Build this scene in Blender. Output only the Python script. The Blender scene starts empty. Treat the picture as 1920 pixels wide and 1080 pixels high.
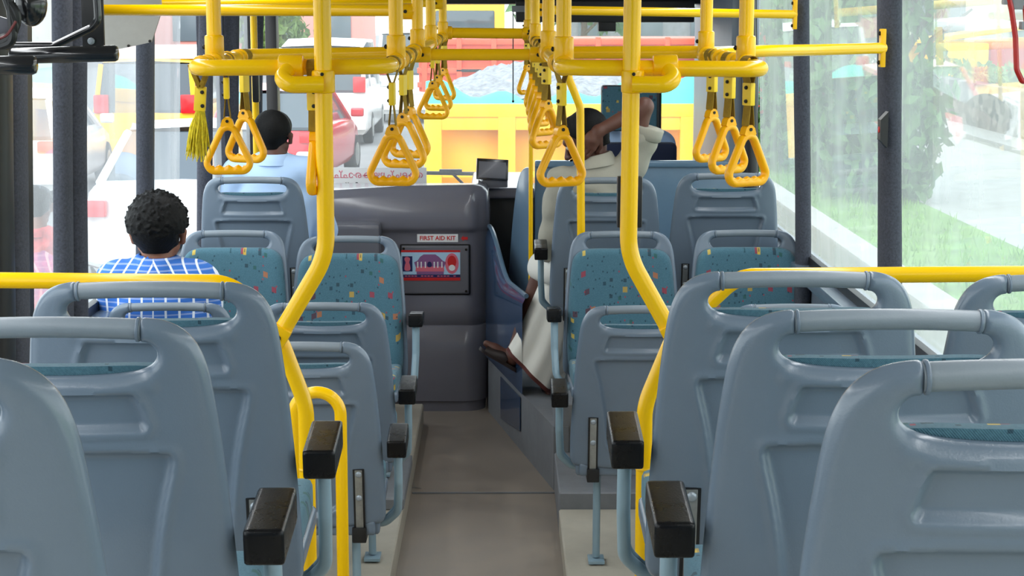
import bpy, bmesh, math, random
import numpy as np
from mathutils import Vector as V, Matrix, Euler, noise
from mathutils.geometry import delaunay_2d_cdt
random.seed(7)
SC = bpy.context.scene
COL = SC.collection
PI = math.pi
R = math.radians

# ---------------------------------------------------------------- camera
F = 3300.0
HC = 2.15
PITCH = math.atan(530 / F)
YAW = math.atan(20 * math.cos(PITCH) / F)
camd = bpy.data.cameras.new('camera')
cam = bpy.data.objects.new('camera', camd)
COL.objects.link(cam)
cam.location = (0, 0, HC)
ROT = Matrix.Rotation(-YAW, 3, 'Z') @ Matrix.Rotation(PI / 2 - PITCH, 3, 'X')
cam.rotation_euler = ROT.to_euler()
camd.sensor_width = 36
camd.lens = F / 1920 * 36
camd.clip_end = 600
camd.clip_start = .05
camd.dof.use_dof = True
camd.dof.focus_distance = 4.2
camd.dof.aperture_fstop = 40
SC.camera = cam


def at(px, py, Y):
    """the place on the cross-section y = Y of the bus that the lens sees at px, py"""
    d = ROT @ V(((px - 960) / F, (540 - py) / F, -1))
    return V((0, 0, HC)) + d * (Y / d.y)


# ---------------------------------------------------------------- tagging
def put(o, parent=None):
    COL.objects.link(o)
    if parent is not None:
        o.parent = parent
    return o


def tag(o, label, cat, group=None):
    o['label'] = label
    o['category'] = cat
    if group:
        o['group'] = group
    return o


def thing(name, label, cat, loc=(0, 0, 0), rz=0, group=None):
    o = bpy.data.objects.new(name, None)
    o.empty_display_size = .1
    o.location = loc
    o.rotation_euler = (0, 0, rz)
    put(o)
    return tag(o, label, cat, group)


def struct(o):
    o['kind'] = 'structure'
    return o


def dup(root, loc, rz=0, label=None, group=None, skip=()):
    def cp(o, par):
        c = o.copy()
        COL.objects.link(c)
        if par is not None:
            c.parent = par
        for ch in o.children:
            if ch.name not in skip:
                cp(ch, c)
        return c
    r = cp(root, None)
    r.location = loc
    r.rotation_euler = (0, 0, rz)
    if label:
        r['label'] = label
    if group:
        r['group'] = group
    return r


# ---------------------------------------------------------------- mesh building
def fillet(pts, r, n=7):
    pts = [V(p) for p in pts]
    out = [pts[0]]
    for i in range(1, len(pts) - 1):
        a, b, c = pts[i - 1], pts[i], pts[i + 1]
        u, w = (a - b), (c - b)
        lu, lw = u.length, w.length
        u.normalize(); w.normalize()
        ang = u.angle(w)
        if ang > PI - .02:
            out.append(b)
            continue
        rr = r[i] if isinstance(r, (list, tuple)) else r
        t = min(rr / math.tan(ang / 2), lu * .49, lw * .49)
        p0, p2 = b + u * t, b + w * t
        for k in range(n + 1):
            s = k / n
            # rational quadratic arc
            wgt = math.sin(ang / 2)
            den = (1 - s) ** 2 + 2 * wgt * s * (1 - s) + s * s
            out.append((p0 * (1 - s) ** 2 + b * 2 * wgt * s * (1 - s) + p2 * s * s) / den)
    out.append(pts[-1])
    return out


class MB:
    def __init__(self):
        self.v = []
        self.f = []

    def add(self, vs, fs):
        n = len(self.v)
        self.v += [V(p) for p in vs]
        self.f += [tuple(i + n for i in f) for f in fs]
        return self

    def bm(self, bm):
        bm.verts.index_update()
        self.add([v.co.copy() for v in bm.verts], [[v.index for v in f.verts] for f in bm.faces])
        bm.free()
        return self

    def tube(self, pts, r, seg=14, cap=True, flat=1.0, up=None):
        pts = [V(p) for p in pts]
        n = len(pts)
        rs = r if isinstance(r, (list, tuple)) else [r] * n
        T = []
        for i in range(n):
            a = pts[max(i - 1, 0)]
            b = pts[min(i + 1, n - 1)]
            t = (b - a)
            T.append(t.normalized() if t.length > 1e-9 else V((0, 0, 1)))
        u = V(up) if up else (V((0, 0, 1)) if abs(T[0].z) < .9 else V((0, 1, 0)))
        u = (u - T[0] * u.dot(T[0])).normalized()
        vs, fs = [], []
        for i in range(n):
            if i:
                q = T[i - 1].rotation_difference(T[i])
                u = q @ u
                u = (u - T[i] * u.dot(T[i])).normalized()
            w = T[i].cross(u)
            for k in range(seg):
                a = 2 * PI * k / seg
                vs.append(pts[i] + u * math.cos(a) * rs[i] + w * math.sin(a) * rs[i] * flat)
        for i in range(n - 1):
            for k in range(seg):
                k2 = (k + 1) % seg
                fs.append((i * seg + k, i * seg + k2, (i + 1) * seg + k2, (i + 1) * seg + k))
        if cap:
            fs.append(tuple(range(seg))[::-1])
            fs.append(tuple((n - 1) * seg + k for k in range(seg)))
        return self.add(vs, fs)

    def cyl(self, a, b, r, seg=20, bev=0.0):
        a, b = V(a), V(b)
        if bev:
            d = (b - a).normalized() * bev
            return self.tube([a, a + d * .3, a + d, b - d, b - d * .3, b], [r - bev, r - bev * .3, r, r, r - bev * .3, r - bev], seg)
        return self.tube([a, b], r, seg)

    def box(self, c, s, bev=0.0, rot=None, seg=2, taper=None):
        bm = bmesh.new()
        bmesh.ops.create_cube(bm, size=1)
        for v in bm.verts:
            if taper and v.co.z > 0:
                v.co.x *= taper[0]; v.co.y *= taper[1]
            v.co = V((v.co.x * s[0], v.co.y * s[1], v.co.z * s[2]))
        if bev:
            bmesh.ops.bevel(bm, geom=list(bm.edges), offset=bev, segments=seg, profile=.7, affect='EDGES')
        M = Matrix.Translation(V(c))
        if rot is not None:
            M = M @ Euler(rot).to_matrix().to_4x4()
        for v in bm.verts:
            v.co = M @ v.co
        return self.bm(bm)

    def ball(self, c, s, sub=3, rot=None, jit=0, jf=3, seed=0):
        bm = bmesh.new()
        bmesh.ops.create_icosphere(bm, subdivisions=sub, radius=1)
        M = Matrix.Translation(V(c))
        if rot is not None:
            M = M @ Euler(rot).to_matrix().to_4x4()
        s = (s, s, s) if isinstance(s, (int, float)) else s
        for v in bm.verts:
            k = 1 + jit * noise.noise(v.co * jf + V((seed, seed * 2.3, 0)))
            v.co = M @ V((v.co.x * s[0] * k, v.co.y * s[1] * k, v.co.z * s[2] * k))
        return self.bm(bm)

    def prism(self, poly, fn, d0, d1):
        """poly: 2D outline; fn(u, v, d) -> 3D point; extruded from d0 to d1"""
        n = len(poly)
        vs = [fn(u, v, d0) for u, v in poly] + [fn(u, v, d1) for u, v in poly]
        fs = [tuple(range(n))[::-1], tuple(range(n, 2 * n))]
        fs += [(i, (i + 1) % n, n + (i + 1) % n, n + i) for i in range(n)]
        return self.add(vs, fs)

    def grid(self, rows, close_u=False):
        n, m = len(rows), len(rows[0])
        vs = [p for r_ in rows for p in r_]
        fs = []
        for i in range(n - 1):
            for j in range(m if close_u else m - 1):
                j2 = (j + 1) % m
                fs.append((i * m + j, i * m + j2, (i + 1) * m + j2, (i + 1) * m + j))
        return self.add(vs, fs)

    def build(self, name, m, parent=None, smooth=42, label=None, fixn=True):
        me = bpy.data.meshes.new(name)
        me.from_pydata([tuple(p) for p in self.v], [], self.f)
        if fixn:
            bm = bmesh.new()
            bm.from_mesh(me)
            bmesh.ops.recalc_face_normals(bm, faces=bm.faces)
            bm.to_mesh(me)
            bm.free()
        if smooth:
            me.shade_smooth()
            if smooth < 180:
                me.set_sharp_from_angle(angle=R(smooth))
        me.materials.append(m)
        o = bpy.data.objects.new(name, me)
        put(o, parent)
        if label:
            o['label'] = label
        return o


def chaikin(p, n=2, closed=True):
    for _ in range(n):
        q = []
        m = len(p)
        for i in range(m if closed else m - 1):
            a, b = p[i], p[(i + 1) % m]
            q.append((a[0] * .75 + b[0] * .25, a[1] * .75 + b[1] * .25))
            q.append((a[0] * .25 + b[0] * .75, a[1] * .25 + b[1] * .75))
        if not closed:
            q = [p[0]] + q + [p[-1]]
        p = q
    return p


def resample(p, step):
    out = []
    n = len(p)
    for i in range(n):
        a, b = p[i], p[(i + 1) % n]
        L = math.hypot(b[0] - a[0], b[1] - a[1])
        k = max(1, int(round(L / step)))
        for j in range(k):
            out.append((a[0] + (b[0] - a[0]) * j / k, a[1] + (b[1] - a[1]) * j / k))
    return out


def inside(P, poly):
    P = np.asarray(P, float)
    q = np.asarray(poly, float)
    x, y = P[:, 0], P[:, 1]
    r = np.zeros(len(P), bool)
    j = len(q) - 1
    for i in range(len(q)):
        xi, yi, xj, yj = q[i, 0], q[i, 1], q[j, 0], q[j, 1]
        if yi != yj:
            c = ((yi > y) != (yj > y)) & (x < (xj - xi) * (y - yi) / (yj - yi) + xi)
            r ^= c
        j = i
    return r


def edist(P, poly):
    P = np.asarray(P, float)
    q = np.asarray(poly, float)
    best = np.full(len(P), 1e9)
    for i in range(len(q)):
        a, b = q[i], q[(i + 1) % len(q)]
        ab = b - a
        L = (ab ** 2).sum()
        if L < 1e-14:
            continue
        t = np.clip(((P - a) @ ab) / L, 0, 1)
        d = np.hypot(*(P - (a + t[:, None] * ab)).T)
        best = np.minimum(best, d)
    return best


def sheet(mb, outline, fy_back, fy_front, step=.006, rings=(.0012, .0035, .007, .011), bstep=.005):
    """closed shell over a 2D outline (x, z); fy_*(x, z, d) give the two surfaces, d = distance to the edge"""
    loop = resample(outline, bstep)
    n = len(loop)
    pts = list(loop)
    area = sum(loop[i][0] * loop[(i + 1) % n][1] - loop[(i + 1) % n][0] * loop[i][1] for i in range(n))
    sg = 1 if area > 0 else -1
    cand = []
    for ri in rings:
        for i in range(n):
            a, b = loop[i - 1], loop[(i + 1) % n]
            tx, tz = b[0] - a[0], b[1] - a[1]
            L = math.hypot(tx, tz) or 1
            cand.append((loop[i][0] - tz / L * ri * sg, loop[i][1] + tx / L * ri * sg, ri))
    C = np.array([c[:2] for c in cand])
    ok = inside(C, loop) & (edist(C, loop) > np.array([c[2] for c in cand]) * .93)
    pts += [tuple(c) for c in C[ok]]
    xs = [p[0] for p in loop]; zs = [p[1] for p in loop]
    gx = np.arange(min(xs), max(xs), step)
    gz = np.arange(min(zs), max(zs), step)
    G = np.array([(x + (step / 2 if k % 2 else 0), z) for k, z in enumerate(gz) for x in gx])
    ok = inside(G, loop) & (edist(G, loop) > rings[-1] + step * .45)
    pts += [tuple(c) for c in G[ok]]
    res = delaunay_2d_cdt([V(p) for p in pts], [(i, (i + 1) % n) for i in range(n)], [], 0, 1e-6)
    P = np.array([tuple(v) for v in res[0]])
    T = res[2]
    cen = np.array([P[list(t)].mean(0) for t in T])
    DB = edist(P, loop) < 1e-5
    ar = np.array([abs((P[t[1]] - P[t[0]])[0] * (P[t[2]] - P[t[0]])[1] - (P[t[1]] - P[t[0]])[1] * (P[t[2]] - P[t[0]])[0]) for t in T])
    lg = np.array([max(np.hypot(*(P[t[i]] - P[t[i - 1]])) for i in range(3)) for t in T])
    allb = np.array([DB[t[0]] and DB[t[1]] and DB[t[2]] for t in T])
    keep = inside(cen, loop) & ~(allb & (ar / lg < 3e-4))
    tris = [t for t, k in zip(T, keep) if k]
    D = edist(P, loop)
    D[D < 1e-5] = 0
    yb = fy_back(P[:, 0], P[:, 1], D)
    yf = fy_front(P[:, 0], P[:, 1], D)
    N = len(P)
    vs = [V((P[i, 0], yb[i], P[i, 1])) for i in range(N)]
    idx = {}
    for i in range(N):
        if D[i] == 0:
            idx[i] = i
        else:
            idx[i] = len(vs)
            vs.append(V((P[i, 0], yf[i], P[i, 1])))
    fs = [tuple(t) for t in tris] + [tuple(idx[i] for i in t[::-1]) for t in tris]
    return mb.add(vs, fs)


def sstep(x):
    x = np.clip(x, 0, 1)
    return x * x * (3 - 2 * x)


# ---------------------------------------------------------------- blended solids (for bodies, hair, cloth)
def nets(fn, lo, hi, h):
    """surface of fn(x,y,z) < 0 on a grid of step h (surface nets)"""
    xs = [np.arange(lo[i] - h, hi[i] + 2 * h, h) for i in range(3)]
    X, Y, Z = np.meshgrid(*xs, indexing='ij')
    S = fn(X, Y, Z)
    ins = S < 0
    nx, ny, nz = S.shape
    cnt = np.zeros((nx - 1, ny - 1, nz - 1))
    pos = np.zeros((nx - 1, ny - 1, nz - 1, 3))
    idx = [(0, 0, 0), (1, 0, 0), (0, 1, 0), (1, 1, 0), (0, 0, 1), (1, 0, 1), (0, 1, 1), (1, 1, 1)]

    def sl(c):
        return tuple(slice(k, k + s - 1) for k, s in zip(c, (nx, ny, nz)))
    for a in idx:
        for ax in range(3):
            if a[ax] == 0:
                b = list(a); b[ax] = 1; b = tuple(b)
                sa, sb = S[sl(a)], S[sl(b)]
                cr = (sa < 0) != (sb < 0)
                t = np.where(cr, sa / np.where(cr, sa - sb, 1), 0)
                cnt += cr
                for k in range(3):
                    pos[..., k] += np.where(cr, a[k] + (t if k == ax else 0), 0)
    act = cnt > 0
    vid = -np.ones(act.shape, int)
    vid[act] = np.arange(act.sum())
    ii = np.argwhere(act)
    p = pos[act] / cnt[act][:, None]
    verts = [(xs[0][0] + (i[0] + q[0]) * h, xs[1][0] + (i[1] + q[1]) * h, xs[2][0] + (i[2] + q[2]) * h) for i, q in zip(ii, p)]
    faces = []
    for ax in range(3):
        u, w = [(1, 2), (2, 0), (0, 1)][ax]
        s0 = [slice(1, -1)] * 3; s1 = [slice(1, -1)] * 3
        s0[ax] = slice(0, -1); s1[ax] = slice(1, None)
        a_, b_ = ins[tuple(s0)], ins[tuple(s1)]
        for q in np.argwhere(a_ != b_):
            base = [q[0] + 1, q[1] + 1, q[2] + 1]
            base[ax] = q[ax]
            c = []
            for du, dw in ((-1, -1), (0, -1), (0, 0), (-1, 0)):
                k = list(base); k[u] += du; k[w] += dw
                c.append(vid[tuple(k)])
            if min(c) < 0:
                continue
            if not ins[tuple(base)]:
                c = c[::-1]
            faces.append(tuple(int(x) for x in c))
    return verts, faces


def smin(a, b, k):
    h = np.clip(.5 + .5 * (b - a) / k, 0, 1)
    return b * (1 - h) + a * h - k * h * (1 - h)


def s_cap(X, Y, Z, a, b, ra, rb):
    ax, ay, az = a
    d = (b[0] - ax, b[1] - ay, b[2] - az)
    L = d[0] ** 2 + d[1] ** 2 + d[2] ** 2 + 1e-12
    t = np.clip(((X - ax) * d[0] + (Y - ay) * d[1] + (Z - az) * d[2]) / L, 0, 1)
    return np.sqrt((X - ax - t * d[0]) ** 2 + (Y - ay - t * d[1]) ** 2 + (Z - az - t * d[2]) ** 2) - (ra + (rb - ra) * t)


def s_ell(X, Y, Z, c, r):
    k = np.sqrt(((X - c[0]) / r[0]) ** 2 + ((Y - c[1]) / r[1]) ** 2 + ((Z - c[2]) / r[2]) ** 2)
    return (k - 1) * min(r)


def solid(name, prims, m, parent, h, k=.03, pad=.03, wob=0.0, wf=30, cut=None, label=None):
    """prims: ('c', a, b, ra, rb[, k]) tapered limbs or ('e', centre, radii[, k]) masses, blended into one skin"""
    lo = np.full(3, 1e9); hi = -lo
    for p in prims:
        if p[0] == 'c':
            for q, r_ in ((p[1], p[3]), (p[2], p[4])):
                lo = np.minimum(lo, np.array(q) - r_); hi = np.maximum(hi, np.array(q) + r_)
        elif p[0] == 'e':
            lo = np.minimum(lo, np.array(p[1]) - np.array(p[2])); hi = np.maximum(hi, np.array(p[1]) + np.array(p[2]))
    lo -= pad; hi += pad

    def fn(X, Y, Z):
        S = np.full(X.shape, .5)
        ax = (X[:, 0, 0], Y[0, :, 0], Z[0, 0, :])
        for p in prims:
            kk = (p[5] if len(p) > 5 else k) if p[0] == 'c' else (p[3] if len(p) > 3 else k)
            if p[0] == 'c':
                l_ = np.minimum(np.array(p[1]) - p[3], np.array(p[2]) - p[4]); h_ = np.maximum(np.array(p[1]) + p[3], np.array(p[2]) + p[4])
            else:
                l_ = np.array(p[1]) - np.array(p[2]); h_ = np.array(p[1]) + np.array(p[2])
            mg = kk * 1.3 + 3 * h
            sl = tuple(slice(max(0, int(np.searchsorted(ax[i], l_[i] - mg))), int(np.searchsorted(ax[i], h_[i] + mg))) for i in range(3))
            x_, y_, z_ = X[sl], Y[sl], Z[sl]
            d = s_cap(x_, y_, z_, *p[1:5]) if p[0] == 'c' else s_ell(x_, y_, z_, p[1], p[2])
            S[sl] = smin(S[sl], d, kk)
        if wob:
            S = S + wob * (np.sin(X * wf + 3 * np.sin(Z * wf * .6 + 1) + Y * wf * .5) * .6 + np.sin(Z * wf * 1.3 + 2 * np.sin(X * wf * .9) - Y * wf * .8) * .5)
        if cut is not None:
            S = np.maximum(S, cut(X, Y, Z))
        return S
    vs, fs = nets(fn, lo, hi, h)
    mb = MB()
    mb.add(vs, fs)
    return mb.build(name, m, parent, smooth=180, label=label)


# ---------------------------------------------------------------- materials
MATS = {}


def mat(name, col, rough=.5, metal=0.0, spec=.5, coat=0.0, bump=0.0, bscale=200, vary=0.0, vscale=8, emit=None, sheen=0.0, rvar=0.0):
    m = bpy.data.materials.new(name)
    m.use_nodes = True
    nt = m.node_tree
    N, L = nt.nodes, nt.links
    b = N['Principled BSDF']
    b.inputs['Base Color'].default_value = (*col, 1)
    b.inputs['Roughness'].default_value = rough
    b.inputs['Metallic'].default_value = metal
    b.inputs['Specular IOR Level'].default_value = spec
    b.inputs['Coat Weight'].default_value = coat
    b.inputs['Coat Roughness'].default_value = .08
    if sheen:
        b.inputs['Sheen Weight'].default_value = sheen
    tc = N.new('ShaderNodeTexCoord')
    if vary or rvar:
        n = N.new('ShaderNodeTexNoise')
        n.inputs['Scale'].default_value = vscale
        n.inputs['Detail'].default_value = 6
        n.inputs['Roughness'].default_value = .65
        L.new(tc.outputs['Object'], n.inputs['Vector'])
        if vary:
            mx = N.new('ShaderNodeMix'); mx.data_type = 'RGBA'
            mx.inputs[6].default_value = (*[max(0, c * (1 - vary)) for c in col], 1)
            mx.inputs[7].default_value = (*[min(1, c * (1 + vary)) for c in col], 1)
            mr = N.new('ShaderNodeMapRange')
            mr.inputs[1].default_value = .3; mr.inputs[2].default_value = .7
            L.new(n.outputs['Fac'], mr.inputs[0])
            L.new(mr.outputs[0], mx.inputs[0])
            L.new(mx.outputs[2], b.inputs['Base Color'])
        if rvar:
            mr = N.new('ShaderNodeMapRange')
            mr.inputs[1].default_value = .3; mr.inputs[2].default_value = .7
            mr.inputs[3].default_value = rough - rvar; mr.inputs[4].default_value = rough + rvar
            L.new(n.outputs['Fac'], mr.inputs[0])
            L.new(mr.outputs[0], b.inputs['Roughness'])
    if bump:
        n2 = N.new('ShaderNodeTexNoise')
        n2.inputs['Scale'].default_value = bscale
        n2.inputs['Detail'].default_value = 3
        L.new(tc.outputs['Object'], n2.inputs['Vector'])
        bp = N.new('ShaderNodeBump')
        bp.inputs['Strength'].default_value = bump
        bp.inputs['Distance'].default_value = .002
        L.new(n2.outputs['Fac'], bp.inputs['Height'])
        L.new(bp.outputs['Normal'], b.inputs['Normal'])
    if emit:
        b.inputs['Emission Color'].default_value = (*emit[0], 1)
        b.inputs['Emission Strength'].default_value = emit[1]
    MATS[name] = m
    return m


def srgb(*c):
    return tuple(((x / 255) / 12.92 if x / 255 <= .04045 else (((x / 255) + .055) / 1.055) ** 2.4) for x in c)


M_shell = mat('grey_plastic', srgb(106, 120, 135), .26, spec=.5, coat=.12, vary=.025, vscale=9, bump=.12, bscale=380)
M_grab = mat('grey_handle_plastic', srgb(126, 136, 145), .34, vary=.06, vscale=14, bump=.1, bscale=380)
M_yel = mat('yellow_enamel', srgb(250, 196, 0), .25, spec=.35, coat=.12, vary=.015, vscale=9)
M_joint = mat('yellow_joint_enamel', srgb(246, 190, 0), .28, spec=.35, coat=.12, vary=.03, vscale=20)
M_hand = mat('orange_yellow_plastic', srgb(248, 178, 0), .3, spec=.4, coat=.05, vary=.05, vscale=18)
M_sleeve = mat('yellow_sleeve_plastic', srgb(240, 205, 20), .4)
M_web = mat('worn_yellow_webbing', srgb(150, 120, 20), .85, bump=.8, bscale=900, vary=.2, vscale=60)
M_fray = mat('frayed_yellow_webbing', srgb(215, 195, 40), .9, vary=.3, vscale=90)
M_black = mat('black_rubber', (.008, .008, .009), .42)
M_gloss = mat('glossy_black_plastic', (.012, .012, .014), .18, coat=.3, rvar=.08, vscale=30)
M_pad = mat('black_armrest_vinyl', (.004, .004, .005), .3, spec=.3, rvar=.08, vscale=22, bump=.2, bscale=300)
M_felt = mat('charcoal_felt', srgb(66, 69, 79), .95, vary=.35, vscale=130, bump=.7, bscale=500)
M_steel = mat('galvanised_steel', srgb(160, 162, 160), .42, metal=.75, vary=.15, vscale=30)
M_bolt = mat('painted_bolt', srgb(160, 168, 176), .35, metal=.3)
M_post = mat('grey_blue_painted_steel', srgb(140, 165, 178), .32, coat=.2, vary=.06, vscale=12)
M_screw = mat('dark_screw', (.02, .018, .015), .4, metal=.6)
M_floor = mat('floor_vinyl', srgb(150, 138, 126), .42, vary=.17, vscale=3.2, rvar=.12, bump=.25, bscale=600)
M_plat = mat('platform_vinyl', srgb(186, 178, 162), .5, vary=.1, vscale=5, bump=.2, bscale=500)
M_riser = mat('riser_grey', srgb(128, 130, 134), .5, vary=.14, vscale=6)
M_wall = mat('wall_laminate', srgb(120, 132, 145), .4, vary=.05)
M_ceil = mat('ceiling_laminate', srgb(150, 148, 142), .6)
M_cons = mat('graphite_moulding', srgb(116, 115, 125), .2, coat=.3, vary=.02, vscale=7, bump=.04, bscale=300)
M_cons2 = mat('graphite_door', srgb(106, 106, 114), .28, coat=.1, vary=.02, vscale=9)
M_part = mat('blue_grey_partition', srgb(96, 122, 144), .28, coat=.2, vary=.06)
M_kick = mat('navy_glossy_panel', srgb(48, 72, 102), .14, coat=.5, vary=.14, vscale=3)
M_alu = mat('bare_metal_sheet', srgb(150, 148, 142), .5, metal=.35, vary=.12, vscale=6)
M_white = mat('white_paper', srgb(238, 238, 238), .6)
M_red = mat('red_print', srgb(205, 30, 30), .5)
M_navy = mat('navy_print', srgb(30, 30, 90), .5)
M_pink = mat('pink_print', srgb(225, 110, 130), .5)
M_purp = mat('purple_print', srgb(140, 90, 140), .5)
M_sky = mat('pale_blue_print', srgb(180, 215, 240), .5)


def fabric():
    m = mat('teal_moquette', srgb(66, 118, 132), .92, sheen=.15)
    nt = m.node_tree; N, L = nt.nodes, nt.links
    b = N['Principled BSDF']
    tc = N.new('ShaderNodeTexCoord')
    sx = N.new('ShaderNodeSeparateXYZ'); L.new(tc.outputs['Object'], sx.inputs[0])
    ad = N.new('ShaderNodeMath'); ad.operation = 'ADD'
    L.new(sx.outputs[1], ad.inputs[0]); L.new(sx.outputs[2], ad.inputs[1])
    cb = N.new('ShaderNodeCombineXYZ'); L.new(sx.outputs[0], cb.inputs[0]); L.new(ad.outputs[0], cb.inputs[1])
    last = None
    base = N.new('ShaderNodeTexNoise'); base.inputs['Scale'].default_value = 260
    L.new(tc.outputs['Object'], base.inputs['Vector'])
    bm_ = N.new('ShaderNodeMix'); bm_.data_type = 'RGBA'
    bm_.inputs[6].default_value = (*srgb(54, 92, 110), 1); bm_.inputs[7].default_value = (*srgb(86, 129, 144), 1)
    L.new(base.outputs['Fac'], bm_.inputs[0])
    last = bm_.outputs[2]
    for sc, thr, pal, off in ((15, .15, [(0, (90, 20, 35)), (.3, (165, 30, 50)), (.5, (200, 160, 40)), (.8, (190, 110, 50))], 0),
                              (19, .125, [(0, (25, 55, 70)), (.35, (30, 50, 60)), (.6, (225, 190, 60)), (.85, (40, 90, 80))], 7.3),
                              (34, .10, [(0, (20, 50, 65)), (.6, (30, 70, 80)), (.8, (170, 40, 60))], 3.1)):
        mp = N.new('ShaderNodeMapping'); mp.inputs['Location'].default_value = (off, off * .7, 0)
        L.new(cb.outputs[0], mp.inputs[0])
        v = N.new('ShaderNodeTexVoronoi'); v.voronoi_dimensions = '2D'; v.distance = 'CHEBYCHEV'
        v.inputs['Scale'].default_value = sc
        L.new(mp.outputs[0], v.inputs['Vector'])
        lt = N.new('ShaderNodeMath'); lt.operation = 'LESS_THAN'; lt.inputs[1].default_value = thr
        L.new(v.outputs['Distance'], lt.inputs[0])
        sp = N.new('ShaderNodeSeparateColor'); L.new(v.outputs['Color'], sp.inputs[0])
        g = N.new('ShaderNodeMath'); g.operation = 'GREATER_THAN'; g.inputs[1].default_value = .5
        L.new(sp.outputs[1], g.inputs[0])
        mu = N.new('ShaderNodeMath'); mu.operation = 'MULTIPLY'
        L.new(lt.outputs[0], mu.inputs[0]); L.new(g.outputs[0], mu.inputs[1])
        mu2 = N.new('ShaderNodeMath'); mu2.operation = 'MULTIPLY'; mu2.inputs[1].default_value = .72
        L.new(mu.outputs[0], mu2.inputs[0])
        cr = N.new('ShaderNodeValToRGB'); cr.color_ramp.interpolation = 'CONSTANT'
        el = cr.color_ramp.elements
        while len(el) < len(pal):
            el.new(.5)
        for e, (p_, c_) in zip(el, pal):
            e.position = p_; e.color = (*srgb(*c_), 1)
        L.new(sp.outputs[0], cr.inputs[0])
        mx = N.new('ShaderNodeMix'); mx.data_type = 'RGBA'
        L.new(mu2.outputs[0], mx.inputs[0]); L.new(last, mx.inputs[6]); L.new(cr.outputs[0], mx.inputs[7])
        last = mx.outputs[2]
    L.new(last, b.inputs['Base Color'])
    w = N.new('ShaderNodeTexWave'); w.inputs['Scale'].default_value = 230; w.wave_type = 'BANDS'; w.bands_direction = 'DIAGONAL'
    L.new(tc.outputs['Object'], w.inputs['Vector'])
    bp = N.new('ShaderNodeBump'); bp.inputs['Strength'].default_value = .5; bp.inputs['Distance'].default_value = .001
    L.new(w.outputs['Fac'], bp.inputs['Height']); L.new(bp.outputs['Normal'], b.inputs['Normal'])
    return m


M_fab = fabric()


def glass(name, dirt=.12, gloss=.06, tint=(.93, .97, .96), streak=True):
    m = bpy.data.materials.new(name); m.use_nodes = True
    nt = m.node_tree; N, L = nt.nodes, nt.links
    N.remove(N['Principled BSDF'])
    out = N['Material Output']
    tr = N.new('ShaderNodeBsdfTransparent'); tr.inputs[0].default_value = (*tint, 1)
    gl = N.new('ShaderNodeBsdfGlossy'); gl.inputs['Roughness'].default_value = .02
    fr = N.new('ShaderNodeFresnel'); fr.inputs[0].default_value = 1.5
    mu = N.new('ShaderNodeMath'); mu.operation = 'MULTIPLY'; mu.inputs[1].default_value = gloss / .04
    L.new(fr.outputs[0], mu.inputs[0])
    mn = N.new('ShaderNodeMath'); mn.operation = 'MINIMUM'; mn.inputs[1].default_value = .5
    L.new(mu.outputs[0], mn.inputs[0])
    mg = N.new('ShaderNodeMixShader')
    L.new(mn.outputs[0], mg.inputs[0]); L.new(tr.outputs[0], mg.inputs[1]); L.new(gl.outputs[0], mg.inputs[2])
    dt = N.new('ShaderNodeBsdfTranslucent'); dt.inputs[0].default_value = (.9, .95, .95, 1)
    tc = N.new('ShaderNodeTexCoord')
    mp = N.new('ShaderNodeMapping'); mp.inputs['Scale'].default_value = (1.6, 1.6, .7)
    L.new(tc.outputs['Object'], mp.inputs[0])
    n = N.new('ShaderNodeTexNoise'); n.inputs['Scale'].default_value = 3; n.inputs['Detail'].default_value = 7
    L.new(mp.outputs[0], n.inputs['Vector'])
    mr = N.new('ShaderNodeMapRange'); mr.inputs[1].default_value = .3; mr.inputs[2].default_value = .75
    mr.inputs[3].default_value = dirt * .8; mr.inputs[4].default_value = dirt * 1.2
    L.new(n.outputs['Fac'], mr.inputs[0])
    mx = N.new('ShaderNodeMixShader')
    L.new(mr.outputs[0], mx.inputs[0]); L.new(mg.outputs[0], mx.inputs[1]); L.new(dt.outputs[0], mx.inputs[2])
    L.new(mx.outputs[0], out.inputs[0])
    return m


M_glassR = glass('dusty_window_glass', .24, .06)
M_glassL = glass('clear_window_glass', .22, .05)
M_glassF = glass('windscreen_glass', .10, .03)
# ================================================================ the bus: seats
TILT = R(9)
SH = 1.0            # height of a seat above its platform


def tip(p, top=SH):
    """from the plane of a backrest (origin at its top edge) to the leaning position"""
    x, y, z = p
    return V((x, y * math.cos(TILT) - z * math.sin(TILT), top + z * math.cos(TILT) + y * math.sin(TILT)))


def curv(x):
    return .026 * (x / .25) ** 2


def prof(d, r):
    return np.sqrt(np.clip(1 - (1 - np.minimum(d / r, 1)) ** 2, 0, 1))


half = [(.128, 0), (.15, -.002), (.176, -.010), (.198, -.027), (.213, -.052), (.222, -.082), (.2275, -.12), (.236, -.2), (.2455, -.34),
        (.252, -.48), (.254, -.57), (.250, -.603), (.232, -.62)]
slot = [(.128, -.035), (.142, -.037), (.152, -.047), (.153, -.060), (.143, -.073), (.118, -.081), (.06, -.085)]
outl = [half[0]] + half[1:] + [(-x, z) for x, z in half[::-1]] + [(-x, z) for x, z in slot] + slot[::-1]
outl = chaikin(outl, 2)
rec1 = chaikin([(-.118, -.108), (.118, -.108), (.136, -.165), (-.136, -.165)], 0)
rec1 = [(-.116, -.108), (.116, -.108), (.122, -.112), (.137, -.158), (.133, -.166), (-.133, -.166), (-.137, -.158), (-.122, -.112)]
rec2 = chaikin([(-.165, -.196), (.165, -.196), (.172, -.215), (.150, -.30), (.132, -.42), (.118, -.58), (-.118, -.58), (-.132, -.42), (-.150, -.30), (-.172, -.215)], 2)


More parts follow.
